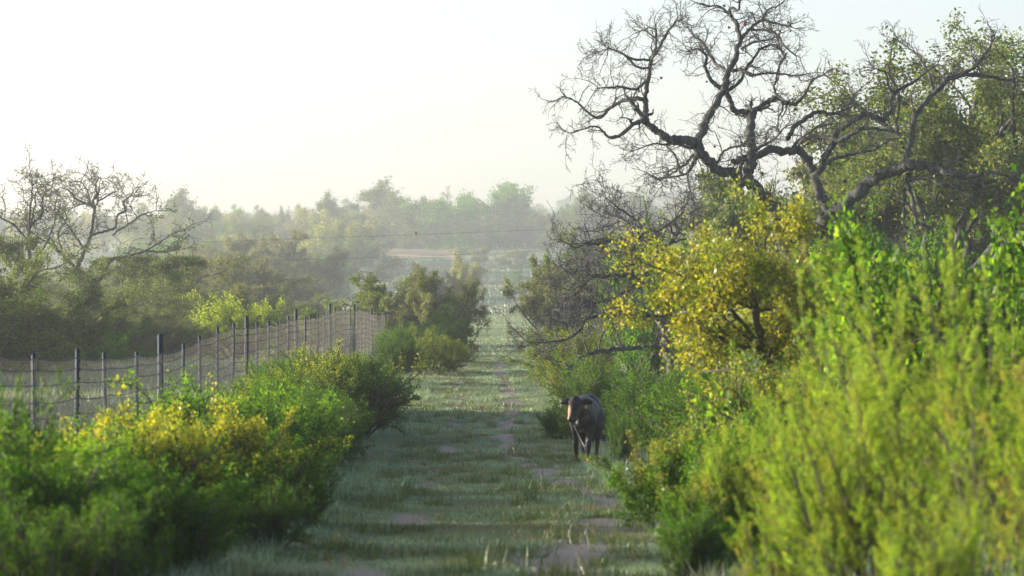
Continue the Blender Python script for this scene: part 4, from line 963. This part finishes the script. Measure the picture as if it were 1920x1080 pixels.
    for sy in (-1, 1):
        for (hx, hy) in ((.40 + .05 * sy, .13), (-.64, .14)):
            bm = bmesh.new(); bmesh.ops.create_cone(bm, segments=12, radius1=.062, radius2=.050, depth=.07, cap_ends=True, matrix=Matrix.Translation((hx + .005, hy * sy, .022)))
            me = bpy.data.meshes.new('hoof'); bm.to_mesh(me); bm.free(); me.materials.append(M['hoof']); link('hoof', me, t)
        bm = bmesh.new(); bmesh.ops.create_icosphere(bm, subdivisions=2, radius=.022, matrix=Matrix.Translation((.965, -.075 + sy * .118, .985)))
        me = bpy.data.meshes.new('eye'); bm.to_mesh(me); bm.free(); me.materials.append(M['eye']); link('eye', me, t)
        bm = bmesh.new(); bmesh.ops.create_icosphere(bm, subdivisions=2, radius=1, matrix=Matrix.Translation((1.135, -.10 + sy * .045, .80)) @ Matrix.Diagonal((.012, .014, .018, 1)))
        me = bpy.data.meshes.new('nostril'); bm.to_mesh(me); bm.free(); me.materials.append(M['eye']); link('nostril', me, t)
    bm = bmesh.new(); bmesh.ops.create_cube(bm, size=1, matrix=Matrix.Translation((.85, .155, 1.0)) @ Matrix.Diagonal((.008, .05, .065, 1))); bmesh.ops.bevel(bm, geom=bm.edges[:], offset=.003, segments=2, affect='EDGES')
    me = bpy.data.meshes.new('ear_tag'); bm.to_mesh(me); bm.free(); me.materials.append(M['tag']); link('ear_tag', me, t)
    return t
calf()

# dry forked stick in front of the calf and weeds on the track
def stick(label, pts_list, d0, name='dead_stick', mat='grass_dry'):
    T = Tubes(); p0 = pts_list[0][0]; b = Vector(P(p0[0], p0[1], d0))
    for pts in pts_list:
        a = catmull([(x, y, r) for (x, y, r) in pts], 12)
        T.add([tuple(Vector(P(q[0], q[1], d0 + .1 * math.sin(i))) - b) for i, q in enumerate(a)], [q[2] * .5 / FPX * d0 for q in a], 5)
    o = link(name, T.build(name, M['bark_pale']), None, b); return tag(o, label, 'stick')
stick('thin forked dry stick standing in front of the calf\'s chest', [[(1099, 866, 2.2), (1098, 850, 2.4), (1096, 838, 2.6), (1086, 818, 2.4), (1076, 797, 2)], [(1096, 838, 2.2), (1100, 830, 2), (1104, 822, 1.4)]], 67.6)
stick('dark dry weed stalk standing in the middle of the track', [[(901, 850, 1.6), (900, 838, 1.4), (899, 824, 1.0)], [(901, 846, 1.2), (892, 841, 1)], [(900, 838, 1.2), (906, 830, .8)]], 71.5, 'dry_weed')
stick('dry forked weed on the track, level with the calf\'s head', [[(908, 779, 1.6), (905, 772, 1.3), (902, 762, 1)], [(908, 779, 1.4), (913, 770, 1.2), (916, 763, .9)]], 93, 'dry_weed')

# ------------------------------------------------------------------ overhead wires, bird, far posts
M['cable'] = rough_mat('weathered_cable', (.03, .03, .035), (.06, .06, .065), 10, .7)
M['wood'] = rough_mat('weathered_wood', (.10, .09, .08), (.20, .18, .16), 10, .9)
WD = 230.0
def cable(label, p0, p1, sag, r):
    A = Vector(P(*p0, WD)); B = Vector(P(*p1, WD)); dv = B - A
    A = A - dv * .75; B = B + dv * 1.2
    T = Tubes(); n = 41
    T.add([tuple(A.lerp(B, i / (n - 1)) - A + Vector((0, 0, -sag * (4 * (i / (n - 1)) * (1 - i / (n - 1)) - .95)))) for i in range(n)], [r] * n, 5)
    o = link('overhead_cable', T.build('overhead_cable', M['cable']), None, A); tag(o, label, 'cable')
    return A + Vector((0, 0, sag * .95)), B + Vector((0, 0, sag * .95))
e1 = cable('upper overhead cable crossing the misty valley', (345, 456), (1030, 430), .25, .0075)
e2 = cable('lower fainter overhead cable crossing the misty valley', (600, 487), (1010, 471), .18, .006)
bird('perched_bird', 'tiny dark rusty bird sitting on the upper overhead cable', P(780, 440.0, WD), .17, (M['redbreast'], M['beak'], M['brownf']), 2.0)
for (px, ph, lab) in [(718, 17, 'leftmost misty fence post at the top of the pale field'), (795, 21, 'tallest misty fence post at the top of the pale field'), (856, 17, 'misty fence post near the yellow-green tree by the far track')]:
    d = float(dmap(702)); x = px2x(px, d); h = ph / FPX * d
    T = Tubes(); T.add([(0, 0, -.3), (0, 0, h * .5), (.01, 0, h - .03), (.01, 0, h)], [.16, .155, .15, .08], 8)
    tag(link('fence_post', T.build('fence_post', M['wood']), None, (x, d, G(x, d))), lab, 'post', 'far fence posts')

# ------------------------------------------------------------------ haze
bm = bmesh.new()
x0, x1, y0, y1, z0, z1 = -760, 760, -80, 2720, -8.0, 95.0
bmesh.ops.create_cube(bm, size=1, matrix=Matrix.Translation(((x0 + x1) / 2, (y0 + y1) / 2, (z0 + z1) / 2)) @ Matrix.Diagonal((x1 - x0, y1 - y0, z1 - z0, 1)))
me = bpy.data.meshes.new('haze'); bm.to_mesh(me); bm.free()
m, t, out = nodes_of('morning_haze')
pv = t.nodes.new('ShaderNodeVolumePrincipled'); pv.inputs['Color'].default_value = (.88, .94, 1.0, 1)
pv.inputs['Density'].default_value = .00043; pv.inputs['Anisotropy'].default_value = .6
t.links.new(pv.outputs[0], out.inputs['Volume'])
me.materials.append(m)
tag(link('haze', me), 'thin pale morning haze filling the valley', 'haze', kind='stuff')
